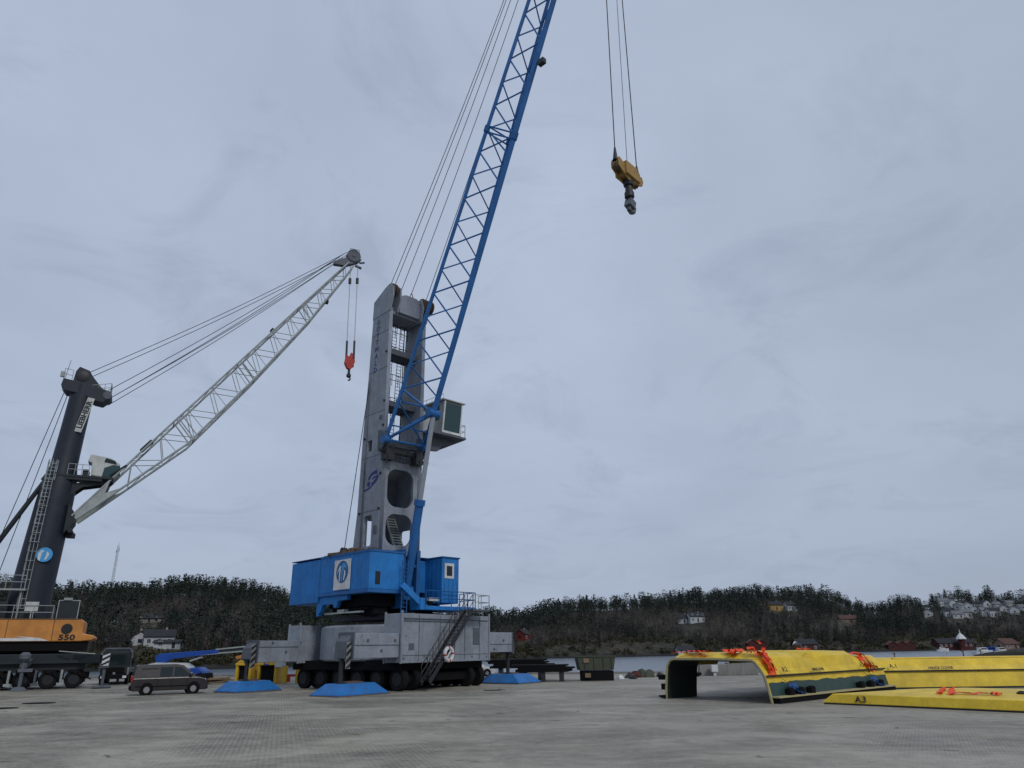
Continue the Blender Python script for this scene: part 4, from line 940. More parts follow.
# cab on its bracket
b = MB(); b.box(-.9,4.1,-1.35,1.2,18.1,18.3); b.box(-.6,3.2,-1.3,-1.15,17.85,18.1); pf = b.build('cab_bracket','slatedk',cr2)
for t in (-.9,.6):
    b = MB(); b.prism([(.6,18.1),(.6,16.1),(1.1,16.7),(1.7,17.3),(3.0,17.6),(4.0,17.9),(4.0,18.1),(1.9,18.1),(1.7,17.8),(1.2,17.6),(1.0,18.1)], lambda f,z:(f,t,z), lambda f,z:(f,t+.18,z)); b.build('bracket_plate','slatedk',pf)
b = MB(); railing(b,[(.3,-1.3,18.3),(2.0,-1.3,18.3)],1.0,.03,.6); b.build('railing','boomgrey',pf)
b = MB(); b.prism([(2.2,18.4),(3.2,18.3),(4.1,18.35),(4.5,18.8),(4.45,19.7),(3.6,20.2),(1.9,20.4),(1.75,19.7),(2.1,19.6)], lambda f,z:(f,-1.1,z), lambda f,z:(f,.5,z)); oc2 = b.build('operator_cab','cream',cr2,bevel=.06)
b = MB(); b.prism([(3.1,18.35),(4.1,18.36),(4.54,18.85),(4.48,19.5),(3.9,19.55),(3.2,19.2)], lambda f,z:(f,-1.13,z), lambda f,z:(f,.53,z)); b.build('cab_window','tealglass',oc2)
b = MB(); b.prism([(3.1,19.75),(4.2,19.6),(4.0,19.95),(3.2,20.15)], lambda f,z:(f,-1.13,z), lambda f,z:(f,-1.09,z)); b.build('cab_window','glass',oc2)
b = MB(); b.box(1.5,2.0,-1.2,.4,18.3,18.9); b.build('equipment_box','slatedk',pf)
b = MB(); b.tube((3.8,-1.25,18.5),(5.0,-1.25,19.6),.09,n=6); b.build('cab_guard','slatedk',pf)
# pivot
b = MB(); b.prism([(.9,15.6),(1.3,15.1),(1.6,14.7),(1.6,14.0),(1.3,13.4),(.9,12.9)], lambda f,z:(f,-1.3,z), lambda f,z:(f,1.3,z)); b.tube((1.4,-1.5,13.2),(1.4,1.5,13.2),.22,n=10); b.box(1.1,1.8,-.4,.4,12.7,13.1); b.build('boom_bracket','slatedk',cr2,bevel=.03)
# boom: root (2.1, 14.6) to head
rt = Vector((1.5,0,14.4)); hd3 = Vector((25.6,0,47.5)); bd = (hd3-rt).normalized(); bn = Vector((-bd.z,0,bd.x)); BL = (hd3-rt).length
def ub(s): return float(np.interp(s/BL,[0,.04,.30,.5,.92,1],[.22,.22,.25,.25,.25,.2]))       # above the axis
def lb(s): return float(np.interp(s/BL,[0,.04,.28,.5,.75,.94,1],[.25,.55,2.25,2.15,1.6,.70,.35]))     # below the axis
def wb(s): return float(np.interp(s/BL,[0,.3,.92,1],[1.25,1.1,.55,.4]))
def bp2(s,u,t): return rt+bd*s+bn*(ub(s) if u > 0 else -lb(s))+Vector((0,t*wb(s),0))
marks = [0,.04*BL,.28*BL,.5*BL,.75*BL,.94*BL,BL-.8]
for u in (1,-1):
    for t in (-1,1):
        b = MB(); b.path([bp2(s,u,t) for s in marks],.11 if u<0 else .10,8); b.build('boom_chord','boomgrey',cr2)
b = MB(); s = 5.0; k = 0
while s < BL-1.6:
    st = 2.0-.9*s/BL; s2 = min(s+st,BL-1)
    for t in (-1,1): b.tube(bp2(s,1 if k%2 else -1,t),bp2(s2,-1 if k%2 else 1,t),.042,n=5)
    for u in (1,-1): b.tube(bp2(s,u,-1 if k%2 else 1),bp2(s2,u,1 if k%2 else -1),.036,n=5)
    if k%2: b.tube(bp2(s,1,-1),bp2(s,-1,1),.03,n=5)
    s = s2; k += 1
for sj in (.30*BL,.52*BL,.76*BL):
    for t in (-1,1): b.tube(bp2(sj-.3,-1,t),bp2(sj+.3,1,t),.07,n=5); b.tube(bp2(sj+.4,-1,t),bp2(sj+1.0,1,t),.06,n=5)
    for u in (1,-1): b.tube(bp2(sj,u,-1),bp2(sj,u,1),.06,n=5)
b.build('boom_lacing','boomgrey',cr2)
for t in (-1,1):
    p = [bp2(0,1,t),bp2(4.4,1,t),bp2(3.2,-1,t)*.5+bp2(3.2,1,t)*.5,bp2(4.6,-1,t),bp2(0,-1,t)]; dy = Vector((0,.05,0)); b = MB(); b.add([x-dy for x in p]+[x+dy for x in p],[(0,1,2,3,4),(5,6,7,8,9)]+[(i,(i+1)%5,5+(i+1)%5,5+i) for i in range(5)]); b.build('boom_root','boomgrey',cr2)
b = MB(); b.box(-.5,.9,-.3,.3,-.1,.25,Matrix.Translation(bp2(.215*BL,1,0)+bn*.15)@Matrix.Rotation(-math.atan2(bd.z,bd.x),4,'Y')); b.box(-.2,.2,-.3,.3,0,.3,Matrix.Translation(bp2(.66*BL,1,0)+bn*.1)@Matrix.Rotation(-math.atan2(bd.z,bd.x),4,'Y')); b.box(-.25,.25,-.25,.25,-.4,0,Matrix.Translation(bp2(.84*BL,-1,0))); b.build('boom_fitting','slatedk',cr2,bevel=.04)
b = MB(); hp3 = hd3
b.prism([(-2.4,-1.6),(-1.0,-1.5),(.5,-.7),(.9,-.2),(.3,.1),(-.4,.0),(-1.4,-.6),(-2.4,-1.2)], lambda x,z:(hp3.x+x,-.30,hp3.z+z+.5), lambda x,z:(hp3.x+x,.30,hp3.z+z+.5))
b.build('boom_head','greydk',cr2,bevel=.03)
b = MB(); b.lathe((hp3.x-.1,-.42,hp3.z+.55),(0,1,0),[(0,.42),(.0,.82),(.08,.74),(.16,.74),(.24,.82),(.24,.42)],30); b.lathe((hp3.x-.1,.18,hp3.z+.55),(0,1,0),[(0,.42),(.0,.82),(.08,.74),(.16,.74),(.24,.82),(.24,.42)],30)
b.tube((hp3.x-.1,-.5,hp3.z+.55),(hp3.x-.1,.5,hp3.z+.55),.2,n=12); b.lathe((hp3.x-.1,-.45,hp3.z+.55),(0,1,0),[(0,.3),(.9,.3)],14)
for k in range(6): a_ = k*math.pi/3; b.bar((hp3.x-.1,-.3,hp3.z+.55),(hp3.x-.1+.9*math.cos(a_),-.3,hp3.z+.55+.9*math.sin(a_)),.12,.08)
railing(b,[(hp3.x-.6,-.5,hp3.z+.9),(hp3.x+.5,-.5,hp3.z+.9)],.45,.03,.4,False); b.tube((hp3.x+.6,-.5,hp3.z-.4),(hp3.x+1.2,-.5,hp3.z-.2),.12,n=6); b.tube((hp3.x+.2,0,hp3.z-.6),(hp3.x+1.0,0,hp3.z-.8),.15,n=6); b.build('head_sheave','greydk',cr2,smooth=True)
for i,(p,q_) in enumerate((((.4,-.3,28.7),(-.9,-.25,.9)),((.5,.3,28.4),(-.9,.25,.7)),((2.3,-.9,26.9),(-1.3,-.4,.5)),((2.4,.8,26.6),(-1.3,.4,.3)),((2.5,-.8,26.1),(-1.8,-.3,.0)),((2.4,.8,25.9),(-1.8,.3,-.25)))):
    b = MB(); p0, p1 = Vector(p), hp3+Vector(q_); b.path([p0.lerp(p1,j/8)-Vector((0,0,.45*math.sin(math.pi*j/8))) for j in range(9)],.035,5); b.build('luffing_rope','rope',cr2)
for p,q_ in (((-1.3,-.6,26.5),(-4.9,-.6,6.0)),((-1.1,.3,26.5),(-3.9,.3,6.0)),): b = MB(); b.tube(p,q_,.035,n=5); b.build('hoist_rope','rope',cr2)
b = MB(); b.tube((-1.3,-.3,18.0),(-6.1,-.3,7.0),.20,.24,12); b.tube((-1.1,-.3,18.5),(-1.5,-.3,17.7),.3,n=10); b.build('stay_strut','slatedk',cr2)
# orange machine deck
b = MB(); b.prism([(-10,3.72),(3.9,3.72),(4.7,3.8),(4.95,3.95),(4.85,4.2),(4.3,4.3),(3.95,4.36),(3.95,5.3),(3.8,5.5),(-10,5.5)], lambda f,z:(f,-3.2,z), lambda f,z:(f,3.2,z)); od = b.build('machine_deck','orange',cr2,bevel=.08)
b = MB(); 
for f in (-6,-1.55,1.75): b.box(f-.025,f+.025,-3.22,-3.19,3.8,5.5)
b.box(-10,3.7,-3.26,-3.18,5.50,5.55); b.build('panel_seam','rust',od)
b = MB(); b.box(-10,.1,-3.225,-3.21,3.78,4.0); b.prism([(.1,3.78),(1.6,3.78),(.9,4.0),(-.3,4.12),(-.8,4.1),(.1,4.0)], lambda f,z:(f,-3.225,z), lambda f,z:(f,-3.21,z)); b.build('deck_stripe','white',od)
TT = lambda f,z: Matrix.Translation((f,-3.225,z)) @ Matrix.Rotation(R(90),4,'X')
text('lettering','550',.58,TT(2.85,4.02) @ Matrix.Scale(1.35,4,(1,0,0)),'ink',od,bold=.022,spacing=1.05)
b = MB(); disc(b,(2.75,-3.23,4.72),(1,0,0),(0,0,1),.42); b.build('deck_vent','ink',od)
b = MB(); b.box(-10,4.3,-3.0,3.0,3.0,3.71); b.box(-9,3.2,-2.4,2.4,2.7,3.0); b.build('deck_underframe','black',cr2)
b = MB(); b.box(-10,-1.9,-2.7,2.7,5.5,6.9); b.box(-2,1.2,-1.0,2.6,5.5,6.7); b.box(-9,-5,-2.4,2.4,6.9,8.2); b.build('engine_block','slatedk',cr2,bevel=.05)
b = MB(); railing(b,[(-10,-3.05,5.5),(1.5,-3.05,5.5)],1.1,.03,1.4); b.box(-8,-.9,-2.4,-1.7,7.85,8.0); railing(b,[(-8,-2.3,8.0),(-1.0,-2.3,8.0)],1.1,.03,1.3); b.tube((-1.2,-2.1,5.5),(-1.2,-2.1,7.9),.07); b.tube((-5.2,-2.1,5.5),(-5.2,-2.1,7.9),.07); b.build('railing','boomgrey',cr2)
b = MB(); b.box(-.6,.35,-3.0,-2.94,6.15,6.9); b.tube((-.1,-2.95,5.5),(-.1,-2.95,6.2),.04,n=5); b.build('deck_screen','cream',cr2)
fmx = MB(); Tq = Matrix.Translation((1.75,-2.9,5.5)) @ Matrix.Scale(.72,4)
for (x0,x1,z0,z1) in ((0,.09,0,2.2),(2.15,2.24,0,2.2),(.09,2.15,0,.09),(.09,2.15,2.11,2.2)): fmx.box(x0,x1,-.05,.05,z0,z1,Tq)
fg = fmx.build('guard_frame','boomgrey',cr2); b = MB(); b.box(.09,2.15,-.01,.01,.09,2.11,Tq); 
b.build('guard_mesh','slatedk',fg); b = MB(); b.box(.5,1.4,-.2,.2,2.2,2.45,Tq); b.build('beacon_box','boomgrey',fg)
# chassis
CH2 = Matrix.Rotation(R(0),4,'Z')
b = MB(CH2); b.box(-11,4.6,-2.9,2.9,1.45,2.75); 
for sx, sy, e in ((1,-1,(5.9,-4.2)),(1,1,(7.0,5.4))):
    b.bar((3.5,sy*2.2,2.3),(e[0],e[1],2.35),1.0,.75)
b.build('chassis','slatedk',cr2,bevel=.05)
for (x,y) in ((6.1,-4.3),(7.2,5.5)):
    b = MB(CH2); b.box(x-.3,x+.3,y-.3,y+.3,1.6,2.75); b.tube((x,y,.2),(x,y,1.7),.13,n=10); jk = b.build('outrigger_jack','greydk',cr2)
    b = MB(CH2); b.box(x-.7,x+.7,y-.7,y+.7,.05,.18); b.build('jack_foot','greydk',jk,bevel=.03)
    b = MB(CH2); b.box(x-.26,x+.26,y-.37,y-.33,1.75,2.75); hp4 = b.build('hazard_plate','white',jk)
    b = MB(CH2)
    for k in range(3):
        z0 = 1.7+k*.42; b.prism([(x-.26,max(1.75,z0)),(x+.26,z0+.3),(x+.26,min(2.75,z0+.5)),(x-.26,z0+.2)], lambda a,z:(a,y-.375,z), lambda a,z:(a,y-.385,z))
    b.build('hazard_stripes','hazdark',hp4)
WA2 = CH2.to_3x3() @ Vector((0,1,0))
for i in range(9):
    for y in (-2.75,2.75):
        wheel(cr2, CH2 @ Vector((-10.9+i*1.85,y,.72)), WA2, .7, .55, 20)
for i in range(8): x = -9.97+i*1.85; b = MB(CH2); b.tube((x,-3.1,.45),(x,-3.1,1.5),.10,n=8); b.box(x-.25,x+.25,-3.25,-2.95,.3,.5); b.build('suspension_leg','boomgrey' if i%2 else 'greydk',cr2)
for i in range(9):
    b = MB(CH2); x = -10.9+i*1.85
    b.box(x-.5,x+.5,-2.9,-2.45,1.0,1.45); b.box(x+.55,x+1.1,-3.05,-2.6,.75,1.3); b.tube((x-.3,-3.15,1.35),(x+1.3,-3.1,.7),.05,n=5); b.tube((x+.2,-3.12,1.4),(x+.9,-3.15,.5),.04,n=5); b.build('axle_gear','black',cr2)
b = MB(CH2); b.box(-11,5.2,-3.3,-2.92,2.0,2.25); b.build('side_walkway','slatedk',cr2)
b = MB(CH2); b.tube((2.5,-3.3,2.95),(6.0,-4.5,2.62),.045,n=5); b.build('guide_rail','boomgrey',cr2)
# pale hydraulic post standing in front of the chassis
b = MB(CH2); b.tube((.3,-4.6,.2),(.3,-4.6,2.2),.14,n=10); b.lathe((.3,-4.6,2.2),(0,0,1),[(0,.25),(.2,.42),(.5,.42),(.7,.22)],16); b.box(.0,1.0,-4.8,-4.4,1.4,1.65); b.frustum(-.3,.9,-5.1,-4.1,.02,0,.6,-4.8,-4.4,.3); b.bar((.3,-4.6,1.9),(.5,-2.8,2.2),.5,.4); b.build('outrigger_jack','greydk',cr2)
# hook of the left crane
hW = W2 @ hd3; hpw = atY(349.5,363,hW.y); h3 = empty('hook_block', (hpw.x,hW.y,hpw.z), az, 'small red hook block hanging from the pale boom of the left crane', 'crane hook')
b = MB(); b.prism([(-.3,-.7),(-.6,-.1),(-.45,.9),(-.1,.7),(.1,1.3),(.4,1.0),(.6,.2),(.35,-.5),(.1,-.9)], lambda x,z:(x,-.25,z), lambda x,z:(x,.25,z)); b.tube((-.5,0,-.3),(.5,0,-.3),.2,n=10); b.build('block_body','hookred',h3,bevel=.05)
b = MB(); b.tube((0,0,-.8),(0,0,-1.4),.13,.16,10); b.lathe((0,0,-1.35),(0,0,-1),[(0,.18),(.1,.26),(.35,.26),(.45,.15)],14); b.path([(.05,0,-1.7),(.2,0,-1.9),(.15,0,-2.1),(-.05,0,-2.15)],.09,8); b.build('hook','steel',h3)
for dx, tx in ((-.42,-.35),(.45,.55)):
    b = MB(W2i); p0 = Vector((hpw.x+dx,hW.y,hpw.z+.5)); hw = W2 @ hp3; p1 = Vector((hw.x+tx,hw.y,hw.z-.5)); b.tube(p0,p1,.04,n=6); b.build('hoist_rope','boomgrey',cr2)
    b = MB(W2i); d = (p1-p0).normalized(); b.tube(p0,p0+d*2.3,.13,.12,8); b.tube(p1-d*2.6,p1-d*1.9,.18,n=8); b.build('rope_weight','steel',cr2)

# ================================================================== yellow protection covers
def prof_norm(P):
    out = []
    for i in range(len(P)):
        a = Vector(P[max(0,i-1)]); c = Vector(P[min(len(P)-1,i+1)]); d = (c-a).normalized(); out.append(Vector((d.y, -d.x)))
    return out
def sweep(mb, P, stations):                # stations: (s, offset) ; profile points (l, z), offset along outward normal
    nn = prof_norm(P); n = len(P); k = len(stations); o = []
    for s, off in stations:
        for q_, (p, m) in enumerate(zip(P, nn)): k_ = .004 if q_ in (0, n-1) else max(.004, off*(.80+.20*max(0,m.y))); o.append((s, p[0]+m.x*k_, p[1]+m.y*k_))
    mb.add(o, [(j*n+i, j*n+i+1, (j+1)*n+i+1, (j+1)*n+i) for j in range(k-1) for i in range(n-1)])
def solid_sweep(mb, P, s0, s1, th, n=1):
    nn = prof_norm(P); Q = [(p[0]-m.x*th, p[1]-m.y*th) for p, m in zip(P, nn)]; k = len(P)
    vs = [(s, *p) for s in (s0, s1) for p in P]+[(s, *p) for s in (s0, s1) for p in Q]
    fs = []
    for i in range(k-1):
        fs += [(i,i+1,k+i+1,k+i), (2*k+i,3*k+i,3*k+i+1,2*k+i+1), (i,2*k+i,2*k+i+1,i+1), (k+i,k+i+1,3*k+i+1,3*k+i)]
    fs += [(0,k,3*k,2*k), (k-1,3*k-1,4*k-1,2*k-1)]
    mb.add(vs, fs)
def ribbon(mb, pts, wdt, twist=0.0):
    pts = [Vector(p) for p in pts]; vs = []
    for i, p in enumerate(pts):
        d = (pts[min(i+1,len(pts)-1)]-pts[max(0,i-1)]).normalized(); s = d.cross(Vector((0,0,1)))
        if s.length < .2: s = Vector((1,0,0))
        s = (Matrix.Rotation(twist*math.sin(i*1.7),3,d) @ s.normalized())*wdt/2*random.uniform(.7,1.2); vs += [p-s, p+s]
    mb.add(vs, [(2*i,2*i+1,2*i+3,2*i+2) for i in range(len(pts)-1)])
def cover(O, ang, Lc, P, label, ribs, cut=None):
    e = empty('protection_cover', (O[0],O[1],0), R(ang), label, 'cover')
    segs = [(0,Lc,P)] if not cut else [(0,cut[0],P),(cut[0],cut[1],P[4:]),(cut[1],Lc,P)]
    b = MB()
    for a0,a1,PP in segs: solid_sweep(b, PP, a0, a1, .07)
    sh_ = b.build('cover_shell','yellow',e,bevel=.015 if not cut else 0)
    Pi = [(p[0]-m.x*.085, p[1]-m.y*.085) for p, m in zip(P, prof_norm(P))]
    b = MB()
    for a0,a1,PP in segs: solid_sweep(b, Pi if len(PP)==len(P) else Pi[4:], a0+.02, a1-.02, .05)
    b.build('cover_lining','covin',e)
    b = MB(); Pr = [(p[0]+m.x*.03, p[1]+m.y*.03) for p, m in zip(P, prof_norm(P))]; solid_sweep(b, Pr, -.05, .015, .11); b.build('end_rim','covedge',e,bevel=.01)
    Pt = [p for p in P if p[1] > 1.3]
    for (s0, s1, off) in ribs:
        b = MB(); sweep(b, Pt, [(s0,.004),(s0+.45,off),(s1-.45,off),(s1,.004)]); b.build('raised_panel','yellow',e,smooth=True)
    return e, sh_
P1 = [(-.02,0),(.06,.45),(.16,.95),(.22,1.22),(.40,1.55),(.66,1.88),(.85,1.99),(3.2,2.05),(5.6,2.05),(5.9,1.95),(6.1,1.65),(6.2,1.1),(6.28,.5),(6.32,0)]
P1 = P1[::-1]        # so that the outward normal points outwards
e1, s1_ = cover((12.4,38.1), 42, 13.7, P1, 'open ended yellow tunnel shaped cover with orange net scraps on its top', [(.45,4.9,.27),(6.1,10.6,.30)], cut=(2.7,11.0))
def band1(l0, z0, l1, z1, s0, s1, name, mat, par, wav=0, thick=.012, side=-1):
    b = MB(); n = 40; vs = []
    for i in range(n+1):
        s = s0+(s1-s0)*i/n; zt = z1+wav*(mnoise.noise(Vector((s*.9,3,z1)))+.5*mnoise.noise(Vector((s*3.1,5,1)))); t = (zt-z0)/(z1-z0); lt = l0+(l1-l0)*t
        vs += [(s, l0+side*thick, z0), (s, lt+side*thick, zt)]
    b.add(vs, [(2*i,2*i+1,2*i+3,2*i+2) for i in range(n)]); return b.build(name, mat, par)
band1(.03,.30,.145,.92,.1,13.65,'grime_band','grime',s1_,.10)
def flange(e, Lc, z=.30, w=.42):
    b = MB(); b.box(.0,Lc,-w,.06,z-.05,z+.02); b.build('bottom_flange','covedge',e,bevel=.01)
    b = MB(); b.box(.1,Lc-.05,-w+.06,.03,.02,z-.06); b.build('under_flange_strip','black',e)  # black strip from below the flange down to the ground
flange(e1, 13.7)
b = MB(); b.box(.0,13.75,.10,.165,1.19,1.27); b.build('seam_strip','ink',e1)
b = MB(); b.prism([(6.3,0),(6.6,.05),(6.75,.1),(6.75,.16),(6.3,.2)], lambda l,z:(-.1,l,z), lambda l,z:(.9,l,z)); b.box(0,.3,6.35,6.6,.45,.75); b.box(.0,.35,6.4,6.75,.95,1.2); b.build('hinge_lug','black',e1)
for s in (1.35,2.35,3.5,9.3,10.6,11.9):
    b = MB(); b.box(s,s+.45,-.28,.02,.32,.62); b.lathe((s+.22,-.30,.52),(0,1,0),[(0,.16),(.26,.16)],12); b.build('lifting_lug','black',e1,bevel=.02)
for s in (1.8, 11.2):
    b = MB(); ribbon(b, [(s-.7,.14,1.24),(s-.3,.05,.98),(s,-.02,.75),(s+.3,-.15,.62)], .05); b.build('lashing_strap','ink',e1)
    b = MB(); ribbon(b, [(s-.2,-.02,.78),(s,-.1,.72),(s+.25,-.2,.55),(s+.6,-.3,.42),(s+.9,-.38,.33)], .16, .9); ribbon(b, [(s,-.08,.75),(s+.2,-.22,.8),(s+.5,-.2,.6),(s+.3,-.3,.45)], .18, 1.4); b.build('lashing_strap','strap',e1)
def on_prof(l):       # height of the cover top at l
    Q = sorted(P1); return float(np.interp(l, [q[0] for q in Q], [q[1] for q in Q]))
def net(label, specs):
    e = empty('net_scrap', (12.4,38.1,0), R(42), label, 'orange netting')
    b = MB()
    for (s0, l0, s1, l1, w, z) in specs:
        n = 9; pts = []
        for i in range(n):
            t = i/(n-1); s = s0+(s1-s0)*t+random.gauss(0,.04); l = l0+(l1-l0)*t; pts.append((s, l-.04, on_prof(max(.1,l))+z+random.uniform(-.02,.06)))
        ribbon(b, pts, w, .5)
    b.build('net_strips','ribbon',e); return e
net('crumpled orange net draped over the near corner of the tunnel cover', [(.5,.16,.75,.9,.32,.34),(.9,.14,.6,1.3,.30,.36),(.2,.9,.75,.15,.14,.30),(1.0,.18,1.05,1.0,.16,.36),(.1,.5,.5,.2,.10,.24),(.5,1.0,.9,1.5,.3,.50),(.6,.3,.8,.7,.22,.62),(.7,.7,.75,.9,.15,.85)])
net('orange net strip lying across the middle of the near end of the cover top', [(.7,1.9,.9,2.9,.5,.36),(1.3,1.8,1.2,3.0,.4,.36),(.2,2.2,.8,2.4,.3,.28)])
net('long orange net scrap on the far left corner of the cover top', [(.6,3.6,.9,5.3,.25,.33),(.4,3.9,1.0,5.6,.18,.33),(.9,4.4,.3,5.9,.12,.30),(.15,3.6,.15,5.2,.08,.10)])
net('orange net bundle tied near the far end of the tunnel cover', [(11.6,.16,11.2,1.2,.3,.12),(12.1,.16,11.6,1.2,.28,.12),(12.6,.18,12.0,1.2,.26,.12),(11.8,.3,12.8,.2,.15,.14)])
net('small orange rag in the groove between the raised cover panels', [(5.3,1.2,6.4,1.0,.2,.42)])
b = MB(); b.lathe((0,0,0),(1,0,0),[(0,.10),(.5,.16),(.8,.08)],10); sk = empty('rope_bundle',(12.4+.743*5.2-.669*1.3,38.1+.669*5.2+.743*1.3,2.62),R(42),'small dark rope bundle on top of the yellow cover between the raised panels','rope'); b.build('coil','steel',sk); b = MB(); b.path([(0,0,.05),(.3,.05,.2),(.6,0,.05)],.04,6); b.build('loop','cream',sk)
def ctext(e, st, s, z, size, x=.2, tilt=60, mat='ink'):
    # letters on the sloping or upright right-hand face, read from the camera side
    T = Matrix.Translation((s, x, z)) @ Matrix.Rotation(R(tilt),4,'X'); return text('lettering', st, size, T, mat, e, bold=.006)
ctext(e1,'A.2',1.75,1.50,.36,.10,62); ctext(e1,'HINGE COVER',5.2,1.42,.20,.08,62); ctext(e1,'A.2',10.6,1.50,.34,.10,62)
# second cover behind
P2 = [(x*1.0, z*.85) for x, z in P1]
e2, s2_ = cover((22.3,48.6), -.5, 26, P2, 'long yellow cover lying behind the tunnel cover and running out of the picture', [])
band1(.03,.05,.15,.50,.1,25.9,'grime_band','grime',s2_,.05)
b = MB(); b.box(0,26,.10,.165,.98,1.06); b.build('seam_strip','ink',e2)
b = MB(); b.box(0,26,-.30,.05,.02,.09); b.build('bottom_flange','covin',e2)
ctext(e2,'A.1',1.4,1.32,.36,.10,60); ctext(e2,'HINGE COVER',4.3,1.18,.24,.03,64)
b = MB(); b.box(2,25,1.2,1.5,1.70,1.78); b.build('raised_edge','yellow',e2,bevel=.02)
# low cover in front
e3 = empty('low_cover', (14.55,37.6,0), R(-47), 'low flat yellow cover with pointed end marked A.3, nearest at the right edge', 'cover')
Lf = 15
v = [(0,0,.06),(Lf,0,.06),(.55,.10,.46),(Lf,.10,.46),(3.5,2.5,.66),(Lf,2.5,.66),(5.0,4.6,.66),(Lf,4.6,.66),(4.4,5.3,.06),(Lf,5.3,.06)]
b = MB(); b.add(v, [(0,1,3,2),(2,3,5,4),(4,5,7,6),(6,7,9,8),(0,2,4,6,8),(1,9,7,5,3),(0,8,9,1)]); b.build('cover_shell','yellow',e3,bevel=.03)
b = MB(); b.box(.15,Lf,-.02,.05,.0,.07); b.build('bottom_edge','ink',e3)
T = Matrix.Translation((1.9,.012,.25)) @ Matrix.Rotation(R(76),4,'X'); text('lettering','A.3',.36,T,'ink',e3,bold=.008)
n3 = empty('net_scrap', (14.55,37.6,0), R(-47), 'orange net strips with a tail lying on the low cover', 'orange netting')
b = MB()
for (x0,y0,x1,y1,wd) in ((4.7,2.6,5.0,.9,.22),(5.0,2.7,5.5,.8,.24),(5.4,1.0,7.0,1.2,.16),(5.5,1.3,7.1,1.25,.12),(6.9,1.3,7.3,1.2,.3)):
    pts = [(x0+(x1-x0)*t, y0+(y1-y0)*t, .50+.083*(y0+(y1-y0)*t)+random.uniform(0,.05)) for t in [i/8 for i in range(9)]]; ribbon(b, pts, wd, .4)
b.build('net_strips','ribbon',n3)
b = MB(); b.lathe((7.9,1.9,.60),(0,0,1),[(0,.2),(.05,.2),(.12,.08)],12); b.build('lifting_eye','ink',e3)

# ================================================================== vehicles
def vehicle(name, loc, rz, label, cat, low, roof, hw, mat, wheels, wr, glass_sides, screen=None, rear=None, hwtop=.78, zb=.95):
    e = empty(name, loc, rz, label, cat)
    H_ = max(z for x, z in roof)
    b = MB(); b.prism(low, lambda x,z:(x,-hw,z), lambda x,z:(x,hw,z))
    def hwz(z): return hw*(1-(1-hwtop)*(z-zb)/(H_-zb))-.015
    b.prism(roof, lambda x,z:(x,-hwz(z),z), lambda x,z:(x,hwz(z),z)); b.build('body', mat, e, bevel=.05)
    for s in (-1,1):
        for poly in glass_sides:
            g = MB(); g.prism(poly, lambda x,z:(x,s*(hwz(z)-.02),z), lambda x,z:(x,s*(hwz(z)+.012),z)); g.build('side_window','glass',e)
    for quad in (screen, rear):
        if quad: g = MB(); (xa,za),(xb,zb_) = quad; d = .015 if xb < xa else -.015; g.add([(xa+d,-hwz(za)+.1,za+.02),(xa+d,hwz(za)-.1,za+.02),(xb+d,hwz(zb_)-.12,zb_-.03+.02),(xb+d,-hwz(zb_)+.12,zb_-.01)],[(0,1,2,3)]); g.build('windscreen','glass',e)
    for x in wheels:
        for s in (-1,1):
            a = MB(); a.lathe((x,s*(hw-.22),wr+.02),(0,s,0),[(0,wr+.09),(.235,wr+.09)],26); a.build('wheel_arch','black',e)
            wheel(e,(x,s*(hw-.10),wr),(0,1,0),wr,.22,24,'alloy')
    return e
M['alloy'] = plain('alloy_rim', (0.30,0.31,0.32), 0.35, 0.6)
vr = atZ(150,695.5); vf = atZ(193,692.5)
vhead = math.atan2(4.0, 7.6); vc = (vr+vf)/2
low = [(-2.42,.32),(-2.42,.62),(-2.38,1.04),(1.2,1.06),(1.72,1.04),(2.14,.96),(2.36,.78),(2.42,.46),(2.36,.26),(-2.3,.26)]
roof = [(-2.38,1.0),(-2.34,1.45),(-2.24,1.78),(-2.1,1.84),(.3,1.86),(.72,1.78),(1.6,1.10),(1.6,1.0)]
van = vehicle('van', (vc.x-.3, vc.y, 0), R(29), 'dark brown panel van with alloy wheels parked between the cranes', 'van', low, roof, .89, 'van', (-1.45,1.50), .33,
    [[(-.72,1.10),(-.74,1.68),(.06,1.70),(.06,1.10)],[(.16,1.10),(.16,1.70),(.60,1.68),(1.28,1.14),(1.28,1.10)]], screen=((1.57,1.09),(.72,1.80)), rear=((-2.35,1.2),(-2.26,1.72)))
for s in (-1,1):
    b = MB(); b.box(1.15,1.35,s*.9-.10,s*.9+.10,1.10,1.32); b.build('wing_mirror','van',van,bevel=.04)
    b = MB(); b.box(-2.45,-2.36,s*.78-.08,s*.78+.08,.80,1.18); b.build('tail_light','lampred',van,bevel=.02)
    b = MB(); b.prism([(1.98,.74),(2.36,.72),(2.26,.90),(1.85,1.0)], lambda x,z:(x,s*.62-.16,z+.02), lambda x,z:(x,s*.62+.26*1,z+.02)); b.build('headlight','lampwhite',van,bevel=.02)
b = MB(); b.box(-2.5,-2.3,-.86,.86,.30,.56); b.box(2.3,2.46,-.8,.8,.28,.5); b.build('bumper','black',van,bevel=.05)
b = MB()
for s in (-1,1):
    for x in (-2.0,-.82,.05,1.08): b.box(x-.008,x+.008,s*.896-.004,s*.896+.004,.35,1.0)
    b.box(-2.2,1.9,s*.895-.012,s*.895+.012,.50,.56)
    b.box(-1.9,-.85,s*.80-.01,s*.80+.01,1.62,1.64)
b.build('door_seam','black',van)
b = MB(); b.box(-2.43,-2.36,-.78,.78,.98,1.0); b.box(-2.425,-2.4,-.26,.26,.62,.74); b.build('rear_trim','steel',van)
van.scale = (1,1,1.05)
b = MB(); b.box(-2.44,-2.42,-.27,.27,.64,.76); b.build('number_plate','cream',van)
